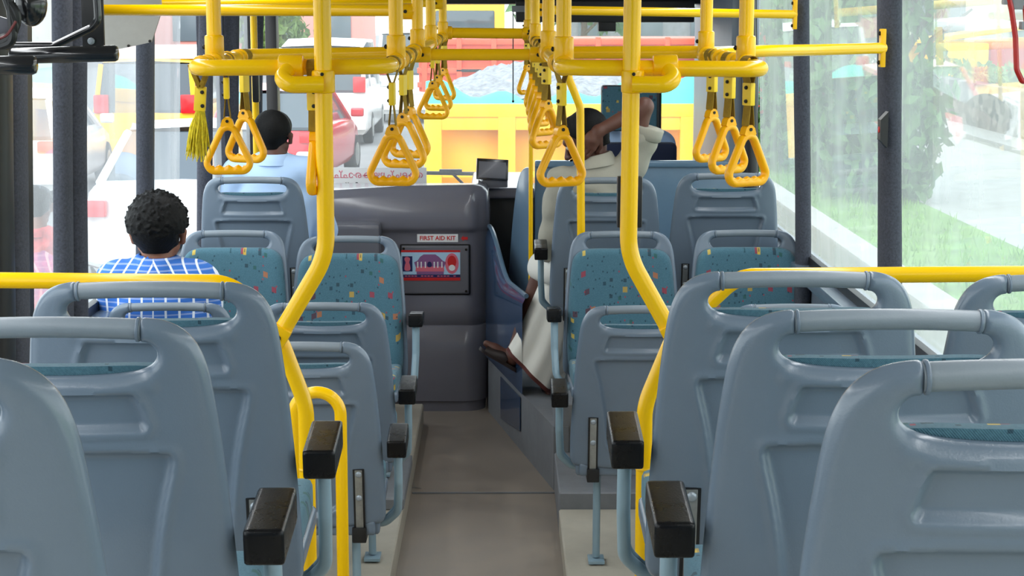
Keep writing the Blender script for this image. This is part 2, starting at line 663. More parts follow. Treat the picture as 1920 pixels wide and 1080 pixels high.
def back_y(x, z, d):
    y = curv(x) - .017 * prof(d, .017)
    P = np.stack([x, z], 1)
    for poly, w, dep in ((rec1, .0075, .0105), (rec2, .011, .0155)):
        s = np.where(inside(P, poly), edist(P, poly), 0)
        y = y + dep * sstep(s / w)
        so = np.where(s > 0, 0, edist(P, poly))
        y = y - .0032 * np.exp(-((so - .004) / .0055) ** 2) * (s <= 0) * (d > .016)
    lip = np.clip(1 - np.abs(z + .098) / .018, 0, 1) * (np.abs(x) < .15)
    return y - .0025 * sstep(lip)


def front_y(x, z, d):
    return curv(x) + .015 * prof(d, .015)


def cush_outline():
    h = [(.05, -.074), (.13, -.074), (.175, -.082), (.203, -.105), (.216, -.14), (.226, -.25), (.234, -.40), (.236, -.55), (.22, -.60)]
    return chaikin(h + [(-x, z) for x, z in h[::-1]], 2)


def make_seat():
    t = thing('bus_seat', 'x', 'seat')
    mb = MB()
    sheet(mb, outl, back_y, front_y, step=.0065, bstep=.0045)
    mb.v = [tip(p) for p in mb.v]
    mb.build('backrest_shell', M_shell, t, smooth=60)
    mb = MB()
    pts = []
    rr = []
    for i in range(17):
        s = -1 + i / 8
        x = .133 * s
        pts.append(tip((x, curv(.128) - .001, -.0172 + .0035 * (1 - s * s))))
        rr.append(.0152)
    mb.tube(pts, rr, 18)
    mb.build('grab_handle', M_grab, t, smooth=60)
    for sx in (-1, 1):   # moulded collars where the grab handle enters the shell
        mb = MB()
        a = tip((sx * .1265, curv(.128) - .001, -.0172)); b = tip((sx * .131, curv(.128) - .001, -.0174))
        mb.cyl(a, b, .0178, 20, .001)
        mb.build('handle_collar', M_shell, t)
    mb = MB()

    def cb(x, z, d):
        return curv(x) + .008 + 0 * d

    def cf(x, z, d):
        puff = .010 * np.exp(-((np.abs(x) - .19) / .05) ** 2) + .012 * np.exp(-((z + .50) / .08) ** 2)
        return curv(x) + .016 + .030 * prof(d, .028) + puff * prof(d, .05)
    sheet(mb, cush_outline(), cb, cf, step=.012, rings=(.002, .006, .012, .020), bstep=.008)
    mb.v = [tip(p) for p in mb.v]
    mb.build('backrest_cushion', M_fab, t, smooth=70)
    # sitting part
    mb = MB()
    mb.box((0, .33, .445), (.455, .43, .075), .028, rot=(R(4), 0, 0), seg=4)
    mb.build('seat_cushion', M_fab, t, smooth=50)
    mb = MB()
    mb.box((0, .33, .395), (.465, .44, .045), .016, rot=(R(4), 0, 0), seg=3)
    mb.box((0, .125, .385), (.44, .06, .05), .014, seg=3)
    mb.build('seat_pan', M_shell, t, smooth=50)
    for sx in (-1, 1):
        mb = MB()
        mb.box((sx * .17, .31, .36), (.035, .40, .03), .004)
        mb.box((sx * .17, .125, .365), (.045, .09, .05), .006)
        mb.build('under_frame', M_black, t)
    for sx in (-1, 1):
        x0 = sx * .172
        yb = float(back_y(np.array([x0]), np.array([-.52]), np.array([.07]))[0])
        mb = MB()
        mb.box((x0, yb - .001, -.520), (.036, .005, .205), .002)
        mb.v = [tip(p) for p in mb.v]
        br = mb.build('bracket_slot', M_black, t)
        mb = MB()
        mb.box((x0, yb - .0045, -.520), (.023, .004, .20), .0015)
        mb.box((x0, yb - .006, -.575), (.016, .004, .07), .0018)
        mb.v = [tip(p) for p in mb.v]
        mb.build('bracket_strip', M_steel, br)
        for zz in (-.434, -.514):
            mb = MB()
            c = V((x0, yb - .006, zz))
            mb.ball(c, (.0105, .006, .0105), 2)
            mb.v = [tip(p) for p in mb.v]
            mb.build('bolt_head', M_bolt, br)
    for sx in (-1, 1):
        mb = MB()
        mb.tube(fillet([(sx * .15, .20, .36), (sx * .15, .22, .02)], .02), .014, 12)
        mb.box((sx * .15, .22, .008), (.06, .09, .012), .003)
        mb.build('leg', M_post, t)
    return t


def add_arm(t, side):
    """aisle side armrest: grey tube post and black pad"""
    x = side * .292
    a = MB()
    a.box((x, .135, .660), (.060, .175, .056), .009, rot=(R(6), 0, 0), seg=3)
    o = a.build('armrest_pad', M_pad, t, smooth=50)
    a = MB()
    a.tube(fillet([(x, .13, .655), (x, .15, .52), (x - side * .006, .20, .41), (x - side * .05, .22, .365), (x - side * .10, .23, .365)], .05), .0135, 14)
    a.build('armrest_post', M_post, t)
    a = MB()
    a.tube(fillet([(x - side * .004, .175, .655), (x - side * .004, .20, .52), (x - side * .01, .24, .41), (x - side * .05, .25, .365), (x - side * .10, .25, .365)], .05), .0125, 14)
    a.build('armrest_post', M_post, t)
    return o


base = make_seat()
left_proto = dup(base, (0, 0, 0))
add_arm(left_proto, 1)
right_proto = dup(base, (0, 0, 0))
add_arm(right_proto, -1)
SEATS = [
    # proto, X, Ytop, Ztop, rz, label, group
    ('L', -.640, 1.66, 1.815, 0, 'grey seat cut off at the bottom left corner, nearest of the left seats'),
    ('R', .545, 1.68, 1.806, 0, 'nearest grey seat on the right, its top handle running past the right edge'),
    ('L', -.640, 2.43, 1.716, 0, 'grey seat second from the camera on the left, handle cut by the left edge'),
    ('R', .545, 2.43, 1.726, 0, 'grey seat second from the camera on the right, blue cushion showing through its handle'),
    ('L', -.630, 3.11, 1.660, 0, 'grey aisle seat back with its handle right under the yellow bar on the left'),
    ('R', .525, 3.11, 1.678, 0, 'grey aisle seat back on the right with its handle just below the yellow bar'),
    ('N', 1.040, 3.11, 1.672, 0, 'grey window seat at the right edge, its shoulder against the yellow bar'),
    ('L', -.620, 5.28, 1.133, 0, 'low grey aisle seat behind the yellow floor hoop, nearest of the low left seats'),
    ('N', -1.110, 5.28, 1.133, 0, 'low grey window seat mostly hidden behind the near left seat backs'),
    ('L', -.630, 6.08, 1.120, 0, 'low grey aisle seat back on the left right behind the fabric faced seat'),
    ('N', -1.170, 6.08, 1.120, 0, 'low window seat in which the man in the blue check shirt sits'),
    ('R', .500, 6.08, 1.108, 0, 'low grey aisle seat back on the right with bolted bracket and leg showing'),
    ('N', 1.020, 6.08, 1.113, 0, 'low grey window seat seen only through the handle of a right seat'),
    ('R', -.655, 7.52, 1.170, PI, 'rear facing aisle seat with patterned teal fabric front on the left'),
    ('N', -1.150, 7.52, 1.195, PI, 'rear facing window seat with teal fabric beside the man in the check shirt'),
    ('L', .515, 7.52, 1.190, PI, 'rear facing aisle seat with patterned teal fabric front on the right'),
    ('N', 1.050, 7.52, 1.195, PI, 'rear facing window seat with teal fabric front on the right'),
    ('N', -1.107, 7.78, 1.398, 0, 'raised grey seat back on the left with a light blue shirt showing through its handle'),
    ('R', .470, 7.78, 1.395, 0, 'raised grey seat back on the right in which the man in beige shirt sits'),
    ('N', 1.000, 7.78, 1.415, 0, 'raised grey window seat back on the right under the three hanging handles'),
]
for k, (pr, x, y, z, rz, lab) in enumerate(SEATS):
    src = {'L': left_proto, 'R': right_proto, 'N': base}[pr]
    o = dup(src, (x, y, z - SH), rz, lab, 'grey bus seats in rows')


def drop(root):
    for ch in list(root.children_recursive):
        bpy.data.objects.remove(ch)
    bpy.data.objects.remove(root)


for r_ in (base, left_proto, right_proto):
    drop(r_)

# ================================================================ shell of the bus
XL, XR = -1.46, 1.31
YB, YF = -2.2, 10.75
SILL, TOPZ = 1.08, 2.36
f = MB()
f.box(((XL + XR) / 2, 4.3, -.06), (XR - XL, 13.2, .12))
struct(f.build('floor', M_floor, smooth=0))
f = MB()
f.box(((XL + XR) / 2, 4.3, 2.55), (XR - XL + .1, 13.2, .06))
struct(f.build('ceiling', M_ceil, smooth=0))
for side, X, nm in ((-1, XL, 'wall_left'), (1, XR, 'wall_right')):
    f = MB()
    yf = 7.95 if side < 0 else YF
    f.box((X + side * .03, (YB + yf) / 2, (SILL - .5) / 2 + .0), (.06, yf - YB, SILL + .5))
    f.box((X + side * .01, (YB + yf) / 2, 2.46), (.06, yf - YB, .2))
    struct(f.build(nm, M_wall, smooth=0))
# rear floor with its stepped platforms, low side platforms
def slab(n, x0, x1, y0, y1, z0, z1, m):
    b = MB()
    b.box(((x0 + x1) / 2, (y0 + y1) / 2, (z0 + z1) / 2), (x1 - x0, y1 - y0, z1 - z0), .006, seg=1)
    return struct(b.build('trim_%d' % n, m, smooth=0))
slab(1, XL, XR, YB, 3.95, 0, .66, M_plat)
slab(2, XL, -.32, YB, 2.05, .66, .81, M_plat)
slab(3, .22, XR, YB, 2.05, .66, .80, M_plat)
slab(4, XL, -.32, 2.05, 2.95, .66, .715, M_plat)
slab(5, .22, XR, 2.05, 2.95, .66, .725, M_plat)
slab(6, XL, -.405, 3.95, 8.9, 0, .115, M_plat)
slab(7, .235, XR, 3.95, 7.0, 0, .105, M_plat)
slab(8, .235, XR, 7.0, 7.66, 0, .175, M_riser)
slab(9, XL, -.40, 6.95, 7.66, .115, .165, M_riser)
slab(10, .235, XR, 7.665, 8.06, 0, .395, M_riser)
slab(12, .30, XR, 8.06, 8.935, 0, .292, M_riser)
slab(11, XL, -.62, 7.67, 8.85, .115, .395, M_riser)

m_ = MB()
m_.box(((XL + XR) / 2, YB - .03, 1.25), (XR - XL, .06, 2.6), .01)
struct(m_.build('wall_back', M_wall, smooth=0))
# ================================================================ window pillars, panes
TN = [20]
WN = [1]


def lean(z):
    return max(0, z - 1.1) * .035


def pillar(side, Y, wx, wy, gask, felt=M_felt, extra=None, x0=None, zb=.9):
    """padded pillar standing in from the side wall, with its rubber edge on the far side"""
    X = (XR if side > 0 else -1.41) if x0 is None else x0
    TN[0] += 1
    m = MB()
    base_ = chaikin([(-.5, -.5), (.5, -.5), (.5, .5), (-.5, .5)], 2)
    rows = []
    for i in range(13):
        z = zb + (2.48 - zb) * i / 12
        w = 1 + .12 * math.sin(i * .9 + Y) * .3
        rows.append([V((X - side * (wx / 2 + lean(z)) + p[0] * wx * w, Y + p[1] * wy, z)) for p in base_])
    m.grid(rows, True)
    m.f.append(tuple(range(len(base_))))
    o = struct(m.build('trim_%d' % TN[0], felt, smooth=60))
    if gask:
        g = MB()
        for i in range(12):
            z0, z1 = zb + (2.48 - zb) * i / 12, zb + (2.48 - zb) * (i + 1) / 12
            a = [V((X - side * (wx * .10 + lean(z)) - side * wx * 0, 0, z)) for z in (z0, z1)]
            g.add([V((X + side * .012 - side * lean(z), Y + dy, z)) + V((dx, 0, 0)) for z in (z0, z1) for dx, dy in
                   ((-side * (wx * .8), wy * .42), (side * 0.0, wy * .42), (side * 0.0, wy * .5 + gask), (-side * (wx * .8), wy * .5 + gask))],
                  [(0, 1, 5, 4), (1, 2, 6, 5), (2, 3, 7, 6), (3, 0, 4, 7)])
        g.build('rubber_edge', M_black, o, smooth=0)
    return o


pillar(1, 5.68, .070, .13, .05)
pillar(1, 7.38, .062, .12, .06)
pillar(1, 8.92, .075, .10, .06, felt=M_black)
pillar(1, 3.2, .07, .13, .05)
pillar(-1, 6.73, .060, .12, .10)
pillar(-1, 5.47, .055, .10, .0)
pillar(-1, 5.57, .078, .09, .05)
pillar(-1, 4.94, .055, .12, .10)
pillar(-1, 4.79, .055, .12, .06, felt=M_black)
pillar(-1, 3.2, .06, .13, .05)


def pane(x, y0, y1, z0, z1, m, side=1):
    g = MB()
    rows = [[V((x - side * lean(z), y, z)) for y in np.linspace(y0, y1, 5)] for z in np.linspace(z0, z1, 5)]
    g.grid(rows)
    o = struct(g.build('window_%d' % WN[0], m, smooth=180, fixn=False))
    WN[0] += 1
    return o


for y0, y1 in ((YB, 3.2), (3.2, 5.68), (5.68, 7.38), (7.38, 8.92)):
    pane(XR + .015, y0, y1, SILL - .01, 2.45, M_glassR, 1)
for y0, y1 in ((YB, 3.2), (3.2, 4.86), (4.86, 5.52), (5.52, 6.73), (6.73, 8.0)):
    pane(XL - .015, y0, y1, SILL - .01, 2.45, M_glassL, -1)
# ledges under the panes
for side, X, y1 in ((1, XR, 8.92), (-1, XL, 8.0)):
    TN[0] += 1
    m = MB()
    m.box((X - side * .03, (YB + y1) / 2, SILL - .035), (.09, y1 - YB, .05), .01)
    o = struct(m.build('trim_%d' % TN[0], M_shell))
    m = MB()
    m.box((X - side * .002, (YB + y1) / 2, SILL + .005), (.03, y1 - YB, .04), .006)
    m.build('rubber_edge', M_black, o)

# front left door: two glazed leaves with black rubber edges
def door_leaf(n, x0, y0, x1, y1, z0=.05, z1=2.3):
    a, b = V((x0, y0, 0)), V((x1, y1, 0))
    d = (b - a); L = d.length; d.normalize()
    nr = V((-d.y, d.x, 0))
    ang = math.atan2(d.y, d.x)
    c = (a + b) / 2
    m = MB()
    for s in (-1, 1):
        p = c + d * s * (L / 2 - .025)
        m.box((p.x, p.y, (z0 + z1) / 2), (.05, .04, z1 - z0), .008, rot=(0, 0, ang))
    for z in (z0 + .2, 1.02, z1 - .05):
        m.box((c.x, c.y, z), (L, .035, .09 if z != z0 + .2 else .4), .006, rot=(0, 0, ang))
    o = struct(m.build('door_%d' % n, M_felt if n == 1 else M_black))
    m = MB()
    m.add([a + V((0, 0, z0 + .3)), b + V((0, 0, z0 + .3)), b + V((0, 0, z1)), a + V((0, 0, z1))], [(0, 1, 2, 3)])
    m.build('pane', M_glassL, o, smooth=0, fixn=False)
    return o


door_leaf(1, -1.38, 8.16, -1.36, 8.62)
d2 = door_leaf(2, -1.36, 8.74, -1.38, 9.72)
m = MB()
p = at(485, 165, 8.9)
m.box((-1.24, 8.95, p.z), (.035, .05, .15), .014)
m.tube(fillet([(-1.24, 8.95, p.z + .05), (-1.30, 9.0, p.z + .1), (-1.35, 9.0, p.z + .1)], .02), .01, 8)
m.build('door_handle', M_black, d2)
pillar(-1, 8.10, .065, .12, .06, zb=.1)
pillar(-1, 8.68, .10, .08, .04, zb=.1)
pillar(-1, 9.78, .07, .10, .04, zb=.1)
# front corners, windscreen, header
TN[0] += 1
m = MB()
m.box((1.235, 9.83, 1.3), (.15, 1.72, 2.6), .03)
struct(m.build('trim_%d' % TN[0], M_wall))
TN[0] += 1
m = MB()
m.box((-1.36, 10.55, 1.3), (.07, .12, 2.6), .02)
struct(m.build('trim_%d' % TN[0], M_black))
TN[0] += 1
m = MB()
m.box(((XL + XR) / 2, 10.45, 2.365), (2.72, .3, .42), .03)
hdr = struct(m.build('trim_%d' % TN[0], M_black))
TN[0] += 1
m = MB()
m.box(((XL + XR) / 2, 10.72, .50), (2.72, .07, 1.10), .02)
struct(m.build('trim_%d' % TN[0], M_cons))
m = MB()
rows = []
for z in np.linspace(1.03, 2.3, 6):
    rows.append([V((x, 10.68 - .10 * (abs(x + .05) / 1.35) ** 2, z)) for x in np.linspace(-1.36, 1.30, 13)])
m.grid(rows)
struct(m.build('window_%d' % WN[0], M_glassF, smooth=180, fixn=False))
WN[0] += 1
# sun visor and destination box hanging under the header on the driver's side
t = thing('destination_box', 'black box hanging below the windscreen header above the driver', 'display box', (0, 0, 0))
m = MB()
a, b = at(967, 30, 10.1), at(1300, 41, 10.1)
m.box(((a.x + b.x) / 2, 10.15, 2.115), (b.x - a.x, .22, .12), .01)
m.build('casing', M_black, t)
m = MB()
p = at(1138, 48, 10.1)
m.box((p.x, 10.12, p.z + .0), (.10, .10, .065), .008)
m.build('bracket', M_black, t)
m = MB()
a, b = at(960, 14, 9.95), at(1055, 26, 9.95)
m.box(((a.x + b.x) / 2, 10.02, (a.z + b.z) / 2 + .01), (b.x - a.x, .03, .035), .004)
m.build('lip', M_riser, t)
m = MB()
a, b = at(962, 14, 10.3), at(962, 190, 10.3)
m.tube([a, b], .0035, 8)
m.ball(b, .008, 2)
tag(m.build('hanging_cord', M_black), 'thin black cord hanging straight down in the middle of the windscreen', 'cord')

# ================================================================ rails, hangers, posts
RZ = 2.017


def joint(m, c, r=.0245, h=.055, axis='z'):
    c = V(c)
    d = {'z': V((0, 0, h / 2)), 'x': V((h / 2, 0, 0)), 'y': V((0, h / 2, 0))}[axis]
    m.cyl(c - d, c + d, r, 24, .005)


def screw(c, d, parent, r=.0055):
    m = MB()
    c, d = V(c), V(d).normalized()
    m.cyl(c - d * .003, c + d * .004, r, 10, .0012)
    m.cyl(c + d * .003, c + d * .0055, r * .5, 6)
    return m.build('screw', M_screw, parent)


def hanger(parent, x, y, z=RZ, r=.0172, jh=.06):
    m = MB()
    m.tube([(x, y, z + .01), (x, y, 2.53)], r, 18)
    o = m.build('hanger', M_yel, parent)
    m = MB()
    joint(m, (x, y, z + .034), r + .0055, jh)
    joint(m, (x, y, z), .0235, .05, 'y')
    c = m.build('joint', M_joint, parent)
    screw((x - r - .006, y, z + .036), (-1, 0, 0), c)
    return o


def spacer(parent, x, y, z=RZ):
    m = MB()
    m.cyl((x, y - .004, z), (x, y + .004, z), .0215, 20, .002)
    m.build('spacer_ring', M_joint, parent)


rail = thing('handrail', 'yellow ceiling handrail loop on the left from which the straps left of the aisle hang', 'handrail')
m = MB()
m.tube(fillet([(-.25, 8.9, RZ), (-.25, 6.0, RZ), (-.25, 3.93, RZ), (-.678, 3.9, RZ - .003), (-.682, 4.76, RZ), (-.25, 5.05, RZ)], [0, .1, .055, .05, .05, 0], 8), .0178, 20)
m.build('rail', M_yel, rail)
for x, y in ((-.678, 4.2), (-.25, 4.22), (-.25, 5.3), (-.25, 6.3), (-.25, 7.6)):
    hanger(rail, x, y)
for y in (4.02, 4.10, 4.40, 4.55, 4.62):
    spacer(rail, -.68, y)
for y in (4.35, 4.43, 4.7, 4.86, 6.6, 6.8, 7.2, 7.45, 7.95):
    spacer(rail, -.25, y)
m = MB()
joint(m, (-.25, 5.07, RZ), .025, .07, 'y')
m.build('joint', M_joint, rail)

rail2 = thing('handrail', 'yellow ceiling handrail loop on the right from which the straps right of the aisle hang', 'handrail')
m = MB()
m.tube(fillet([(.13, 8.9, RZ), (.13, 6, RZ), (.135, 3.90, RZ - .002), (.578, 3.90, RZ - .006), (.56, 4.96, RZ + .004), (.13, 5.05, RZ)], [0, .1, .055, .05, .05, 0], 8), .0178, 20)
m.build('rail', M_yel, rail2)
for x, y in ((.14, 3.99), (.13, 4.92), (.13, 6.8), (.13, 8.6), (.565, 4.10), (.558, 4.84)):
    hanger(rail2, x, y)
for y in (4.08, 4.2, 5.2, 5.3, 5.8, 6.2, 6.4, 7.0, 7.3, 8.0):
    spacer(rail2, .13, y)
for y in (4.2, 4.28, 4.45, 4.56, 4.66):
    spacer(rail2, .562, y)
m = MB()
joint(m, (.13, 5.07, RZ), .025, .07, 'y')
m.build('joint', M_joint, rail2)


def flange(parent, c, side, h=.12, w=.035):
    m = MB()
    m.box((c[0] + side * .0, c[1], c[2]), (.016, w, h), .003)
    o = m.build('wall_flange', M_joint, parent)
    for dz in (-.38, .38):
        screw((c[0] - side * .010, c[1], c[2] + dz * h), (-side, 0, 0), o, .007)


def bar(label, pts, r, ends=(), fr=.05, grp=None, col=M_yel):
    t = thing('crossbar', label, 'grab rail', (0, 0, 0), 0, grp)
    m = MB()
    m.tube(fillet(pts, fr, 6), r, 18)
    m.build('tube', col, t)
    for e in ends:
        if e[0] == 'f':
            flange(t, e[1], e[2])
        else:
            m = MB()
            joint(m, e[1], e[2], e[3], e[4])
            c = m.build('clamp', M_joint, t)
            screw(V(e[1]) + V((0, -e[2], 0)), (0, -1, 0), c)
    return t


bar('yellow crossbar between the two handrail loops, nearer and lower of the two', [(-.25, 5.07, RZ - .006), (.13, 5.07, RZ - .006)], .0165,
    [('j', (-.225, 5.07, RZ - .006), .0225, .05, 'x'), ('j', (.105, 5.07, RZ - .006), .0225, .05, 'x')])
bar('yellow crossbar over the aisle, farther and higher of the two between the strap rows', [(-.25, 7.62, 2.034), (.13, 7.62, 2.03)], .0225,
    [('j', (-.235, 7.62, 2.034), .028, .05, 'x'), ('j', (.115, 7.62, 2.03), .028, .05, 'x')])
bar('long yellow crossbar at the top left, running from the left wall to the rail', [(-1.375, 5.72, 2.135), (-.25, 5.3, 2.135)], .0175,
    [('f', (-1.372, 5.72, 2.135), -1), ('j', (-.285, 5.31, 2.132), .024, .075, 'x')])
bar('second thinner yellow bar just above the long top left crossbar', [(-1.345, 7.0, 2.158), (-.25, 7.4, 2.158)], .016,
    [('j', (-.27, 7.39, 2.158), .024, .06, 'x')])
bar('yellow crossbar running to the flange on the thicker right window pillar', [(.56, 4.97, RZ), (.75, 5.08, RZ + .004), (.95, 5.35, RZ + .0), (1.205, 5.60, RZ)], .0172,
    [('f', (1.203, 5.60, RZ), 1)], .3)
bar('upper yellow crossbar running to the flange on the thinner right window pillar', [(.13, 6.82, 2.133), (1.206, 7.30, 2.113)], .0175,
    [('f', (1.204, 7.30, 2.113), 1), ('j', (.15, 6.83, 2.133), .025, .06, 'x')])


def post(side):
    s = side
    X = -.390 if s < 0 else .288
    lx = [(X, 3.88, 2.53), (X - (0 if s < 0 else .003), 3.88, 1.60), (-.49, 3.86, 1.432)] if s < 0 else [(X, 3.88, 2.53), (X - .006, 3.88, 1.60), (.374, 3.86, 1.436)]
    t = thing('stanchion_post', 'yellow stanchion post %s of the aisle, its foot bending outward behind a seat' % ('left' if s < 0 else 'right'), 'grab pole')
    m = MB()
    m.tube(fillet(lx, .17, 12), .0193, 22)
    m.build('pole', M_yel, t)
    m = MB()
    joint(m, (X, 3.88, 1.985), .0255, .05)
    c = m.build('clamp', M_joint, t)
    screw((X - s * -.0, 3.855, 2.002), (0, -1, 0), c, .004)
    screw((X - .026 * (1 if s > 0 else -1) * -1, 3.87, 1.985), (s, 0, 0), c, .006)
    m = MB()   # short arm from the clamp out and back to the ceiling loop
    m.tube(fillet([(X, 3.86, 1.98), (X + s * .095, 3.835, 1.98), (X + s * .075, 3.90, RZ)], .03, 8), .0185, 18)
    m.build('arm', M_yel, t)
    m = MB()
    joint(m, (X + s * .072, 3.9, RZ + .002), .0245, .055, 'x')
    m.build('clamp', M_joint, t)
    m = MB()
    e = V(lx[-1])
    d = (V(lx[-1]) - V(lx[-2])).normalized()
    m.box(e + d * .012, (.042, .046, .05), .008, rot=(0, math.atan2(d.x, d.z), 0))
    c = m.build('foot_clamp', M_joint, t)
    screw(e + d * .012 + V((0, -.023, 0)), (0, -1, 0), c, .007)
    return t


post(-1)
pr_ = post(1)
t = thing('guard_rail', 'yellow horizontal guard rail across the left window bending down behind the nearer left seats', 'guard rail')
m = MB()
m.tube(fillet([(-1.39, 3.9, 1.545), (-.60, 3.9, 1.537), (-.50, 3.92, 1.40), (-.446, 3.92, 1.25), (-.446, 3.92, .12)], [0, .1, .14, .18, 0], 9), .0183, 20)
m.build('rail', M_yel, t)
m = MB()
joint(m, (-.446, 3.92, 1.10), .0195, .012)
m.build('joint', M_joint, t)
t = thing('guard_rail', 'yellow horizontal guard rail across the right windows bending down behind the nearer right seats', 'guard rail')
m = MB()
joint(m, (.326, 3.92, 1.10), .0195, .012)
m.build('joint', M_joint, t)
m = MB()
m.tube(fillet([(1.30, 3.9, 1.556), (.53, 3.9, 1.55), (.39, 3.92, 1.41), (.326, 3.92, 1.25), (.326, 3.92, .12)], [0, .1, .14, .18, 0], 9), .0183, 20)
m.build('rail', M_yel, t)
t = thing('grab_hoop', 'short yellow inverted U floor hoop between the armrests left of the aisle', 'grab rail')
m = MB()
m.tube(fillet([(-.56, 4.62, .12), (-.56, 4.62, 1.125), (-.433, 4.62, 1.125), (-.433, 4.62, .12)], [0, .07, .075, 0], 9), .0165, 18)
m.build('hoop', M_yel, t)
m = MB()
for x in (-.56, -.433):
    m.cyl((x, 4.62, .115), (x, 4.62, .125), .035, 20, .003)
m.build('base_plate', M_joint, t)
# thin poles farther forward
t = thing('grab_pole', 'slim yellow pole with a hooked top in front of the man in beige', 'grab pole')
m = MB()
PY = 7.645
P0 = at(1066, 100, PY); P1 = at(1066, 150, PY); P2 = at(1088, 210, PY); P3 = at(1093, 475, PY)
m.tube(fillet([(P0.x, PY, P0.z + .06), (P0.x, PY, P1.z + .01), (P2.x, PY, P2.z + .02), (P3.x, PY, .45)], [0, .08, .08, 0], 8), .0175, 18)
m.build('pole', M_yel, t)
m = MB()
m.cyl((P3.x, PY, .175), (P3.x, PY, .46), .0185, 18)
m.build('foot', M_joint, t)
t = thing('grab_pole', 'thin yellow edge pole on the near end of the blue grey partition', 'grab pole')
m = MB()
a, b = at(995, 300, 8.72), at(995, 535, 8.72)
m.tube([(a.x, 8.72, 2.52), (b.x, 8.72, .40)], .011, 12)
m.build('pole', M_yel, t)
t = thing('grab_pole', 'yellow pole by the front left door behind the straps', 'grab pole')
m = MB()
a = at(478, 150, 9.0)
m.tube([(a.x, 9.0, 2.52), (a.x, 9.0, .115)], .0175, 14)
m.build('pole', M_yel, t)


# ================================================================ strap handles
def ring_mesh(m):
    path = fillet([(0, 0, -.134), (.0585, 0, -.262), (0, 0, -.262), (-.0585, 0, -.262), (0, 0, -.134)], .022, 9)
    # closed path: start in the middle of the bottom
    loop = fillet([(0, 0, -.2690), (.0640, 0, -.2690), (0.001, 0, -.136), (-.0640, 0, -.2690), (0, 0, -.2690)], [0, .024, .020, .024, 0], 10)
    pts = [loop[0]]
    for a, b in zip(loop, loop[1:]):
        n = max(1, int((b - a).length / .004))
        for k in range(1, n + 1):
            pts.append(a.lerp(b, k / n))
    pts = pts[:-1]
    n = len(pts)
    rows = []
    cen = V((0, 0, -.215))
    for i in range(n):
        p = pts[i]
        t = (pts[(i + 1) % n] - pts[i - 1]).normalized()
        nrm = V((t.z, 0, -t.x))
        if nrm.dot(cen - p) < 0:
            nrm = -nrm
        bottom = sstep(np.array([(-.2595 - p.z) / .01]))[0]
        rin = .0085 + bottom * (.0035 + .0028 * math.cos(p.x / .0115 * PI)) * (1 if abs(p.x) < .045 else .2)
        rout = .0085 + bottom * .0015
        row = []
        for k in range(12):
            a = 2 * PI * k / 12
            ca, sa = math.cos(a), math.sin(a)
            row.append(p + nrm * (ca * (rin if ca > 0 else rout)) + V((0, 1, 0)) * (math.copysign(abs(sa) ** .75, sa) * .0115))
        rows.append(row)
    rows.append(rows[0])
    m.grid(rows, True)


def make_strap():
    t = thing('strap_handle', 'x', 'strap handle')
    m = MB()
    def strip(a, b, w=.026, th=.0016):
        a, b = V(a), V(b)
        c = (a + b) / 2
        m.box(c, (th, w, (b - a).length), 0, rot=(0, math.atan2((b - a).x, (b - a).z), 0))
    strip((-.0185, 0, .002), (-.003, 0, -.045)); strip((.0185, 0, .002), (.003, 0, -.045))
    loop = [(.0195 * math.cos(a), 0, .0195 * math.sin(a)) for a in np.linspace(0, PI, 9)]
    for a, b in zip(loop, loop[1:]):
        strip(a, b)
    m.build('strap_loop', M_web, t)
    m = MB()
    strip((-.003, 0, -.09), (-.008, 0, -.139)); strip((.003, 0, -.09), (.008, 0, -.139))
    m.build('strap_tail', M_web, t)
    m = MB()
    m.box((0, 0, -.067), (.013, .032, .052), .003)
    s = m.build('sleeve', M_sleeve, t)
    for z in (-.052, -.083):
        screw((-.0065, 0, z), (-1, 0, 0), s, .0045)
    m = MB()
    ring_mesh(m)
    m.prism(chaikin([(-.019, -.165), (.019, -.165), (.010, -.137), (-.010, -.137)], 1), lambda u, v, d: V((u, d, v)), -.0105, .0105)
    g = m.build('grip', M_hand, t, smooth=60)
    m = MB()
    m.cyl((0, -.0125, -.147), (0, -.009, -.147), .004, 10)
    m.build('rivet', M_screw, g)
    return t


sp = make_strap()
STR = [(-.672, 4.33, 4, 'yellow strap handle right beside the frayed strap on the far left'),
       (-.676, 4.66, -22, 'yellow strap handle on the far left, beside the head of the man in light blue'),
       (-.25, 4.05, -4, 'yellow strap handle hanging lowest beside the left post, nearest of its row'),
       (-.25, 4.50, -14, 'yellow strap handle directly behind the lowest one beside the left post'),
       (-.25, 4.80, -22, 'third yellow strap handle back beside the left post, before the gap in the row'),
       (-.25, 6.45, -6, 'yellow strap handle over the windscreen left of the aisle, nearest of the small far three'),
       (-.25, 6.98, -18, 'middle of the three small far yellow strap handles left of the aisle'),
       (-.25, 7.75, -35, 'farthest and smallest yellow strap handle left of the aisle'),
       (.137, 4.03, 22, 'large yellow strap handle before the slim pole, nearest of the row right of the aisle'),
       (.13, 5.12, 38, 'second yellow strap handle in the row right of the aisle'),
       (.13, 5.62, 46, 'third yellow strap handle in the row right of the aisle'),
       (.13, 6.05, 52, 'fourth yellow strap handle in the row right of the aisle, seen almost edge on'),
       (.13, 6.55, 55, 'fifth yellow strap handle in the row right of the aisle, seen almost edge on'),
       (.13, 7.15, 55, 'sixth yellow strap handle in the row right of the aisle, seen almost edge on'),
       (.12, 8.25, 42, 'farthest yellow strap handle in the row right of the aisle'),
       (.564, 4.03, 30, 'nearest and lowest of the three yellow strap handles before the right windows'),
       (.560, 4.34, 34, 'middle of the three yellow strap handles before the right windows'),
       (.556, 4.67, 36, 'farthest and highest of the three yellow strap handles before the right windows')]
for x, y, a, lab in STR:
    dup(sp, (x, y, RZ), R(a), lab, 'yellow strap handles on the ceiling rails')
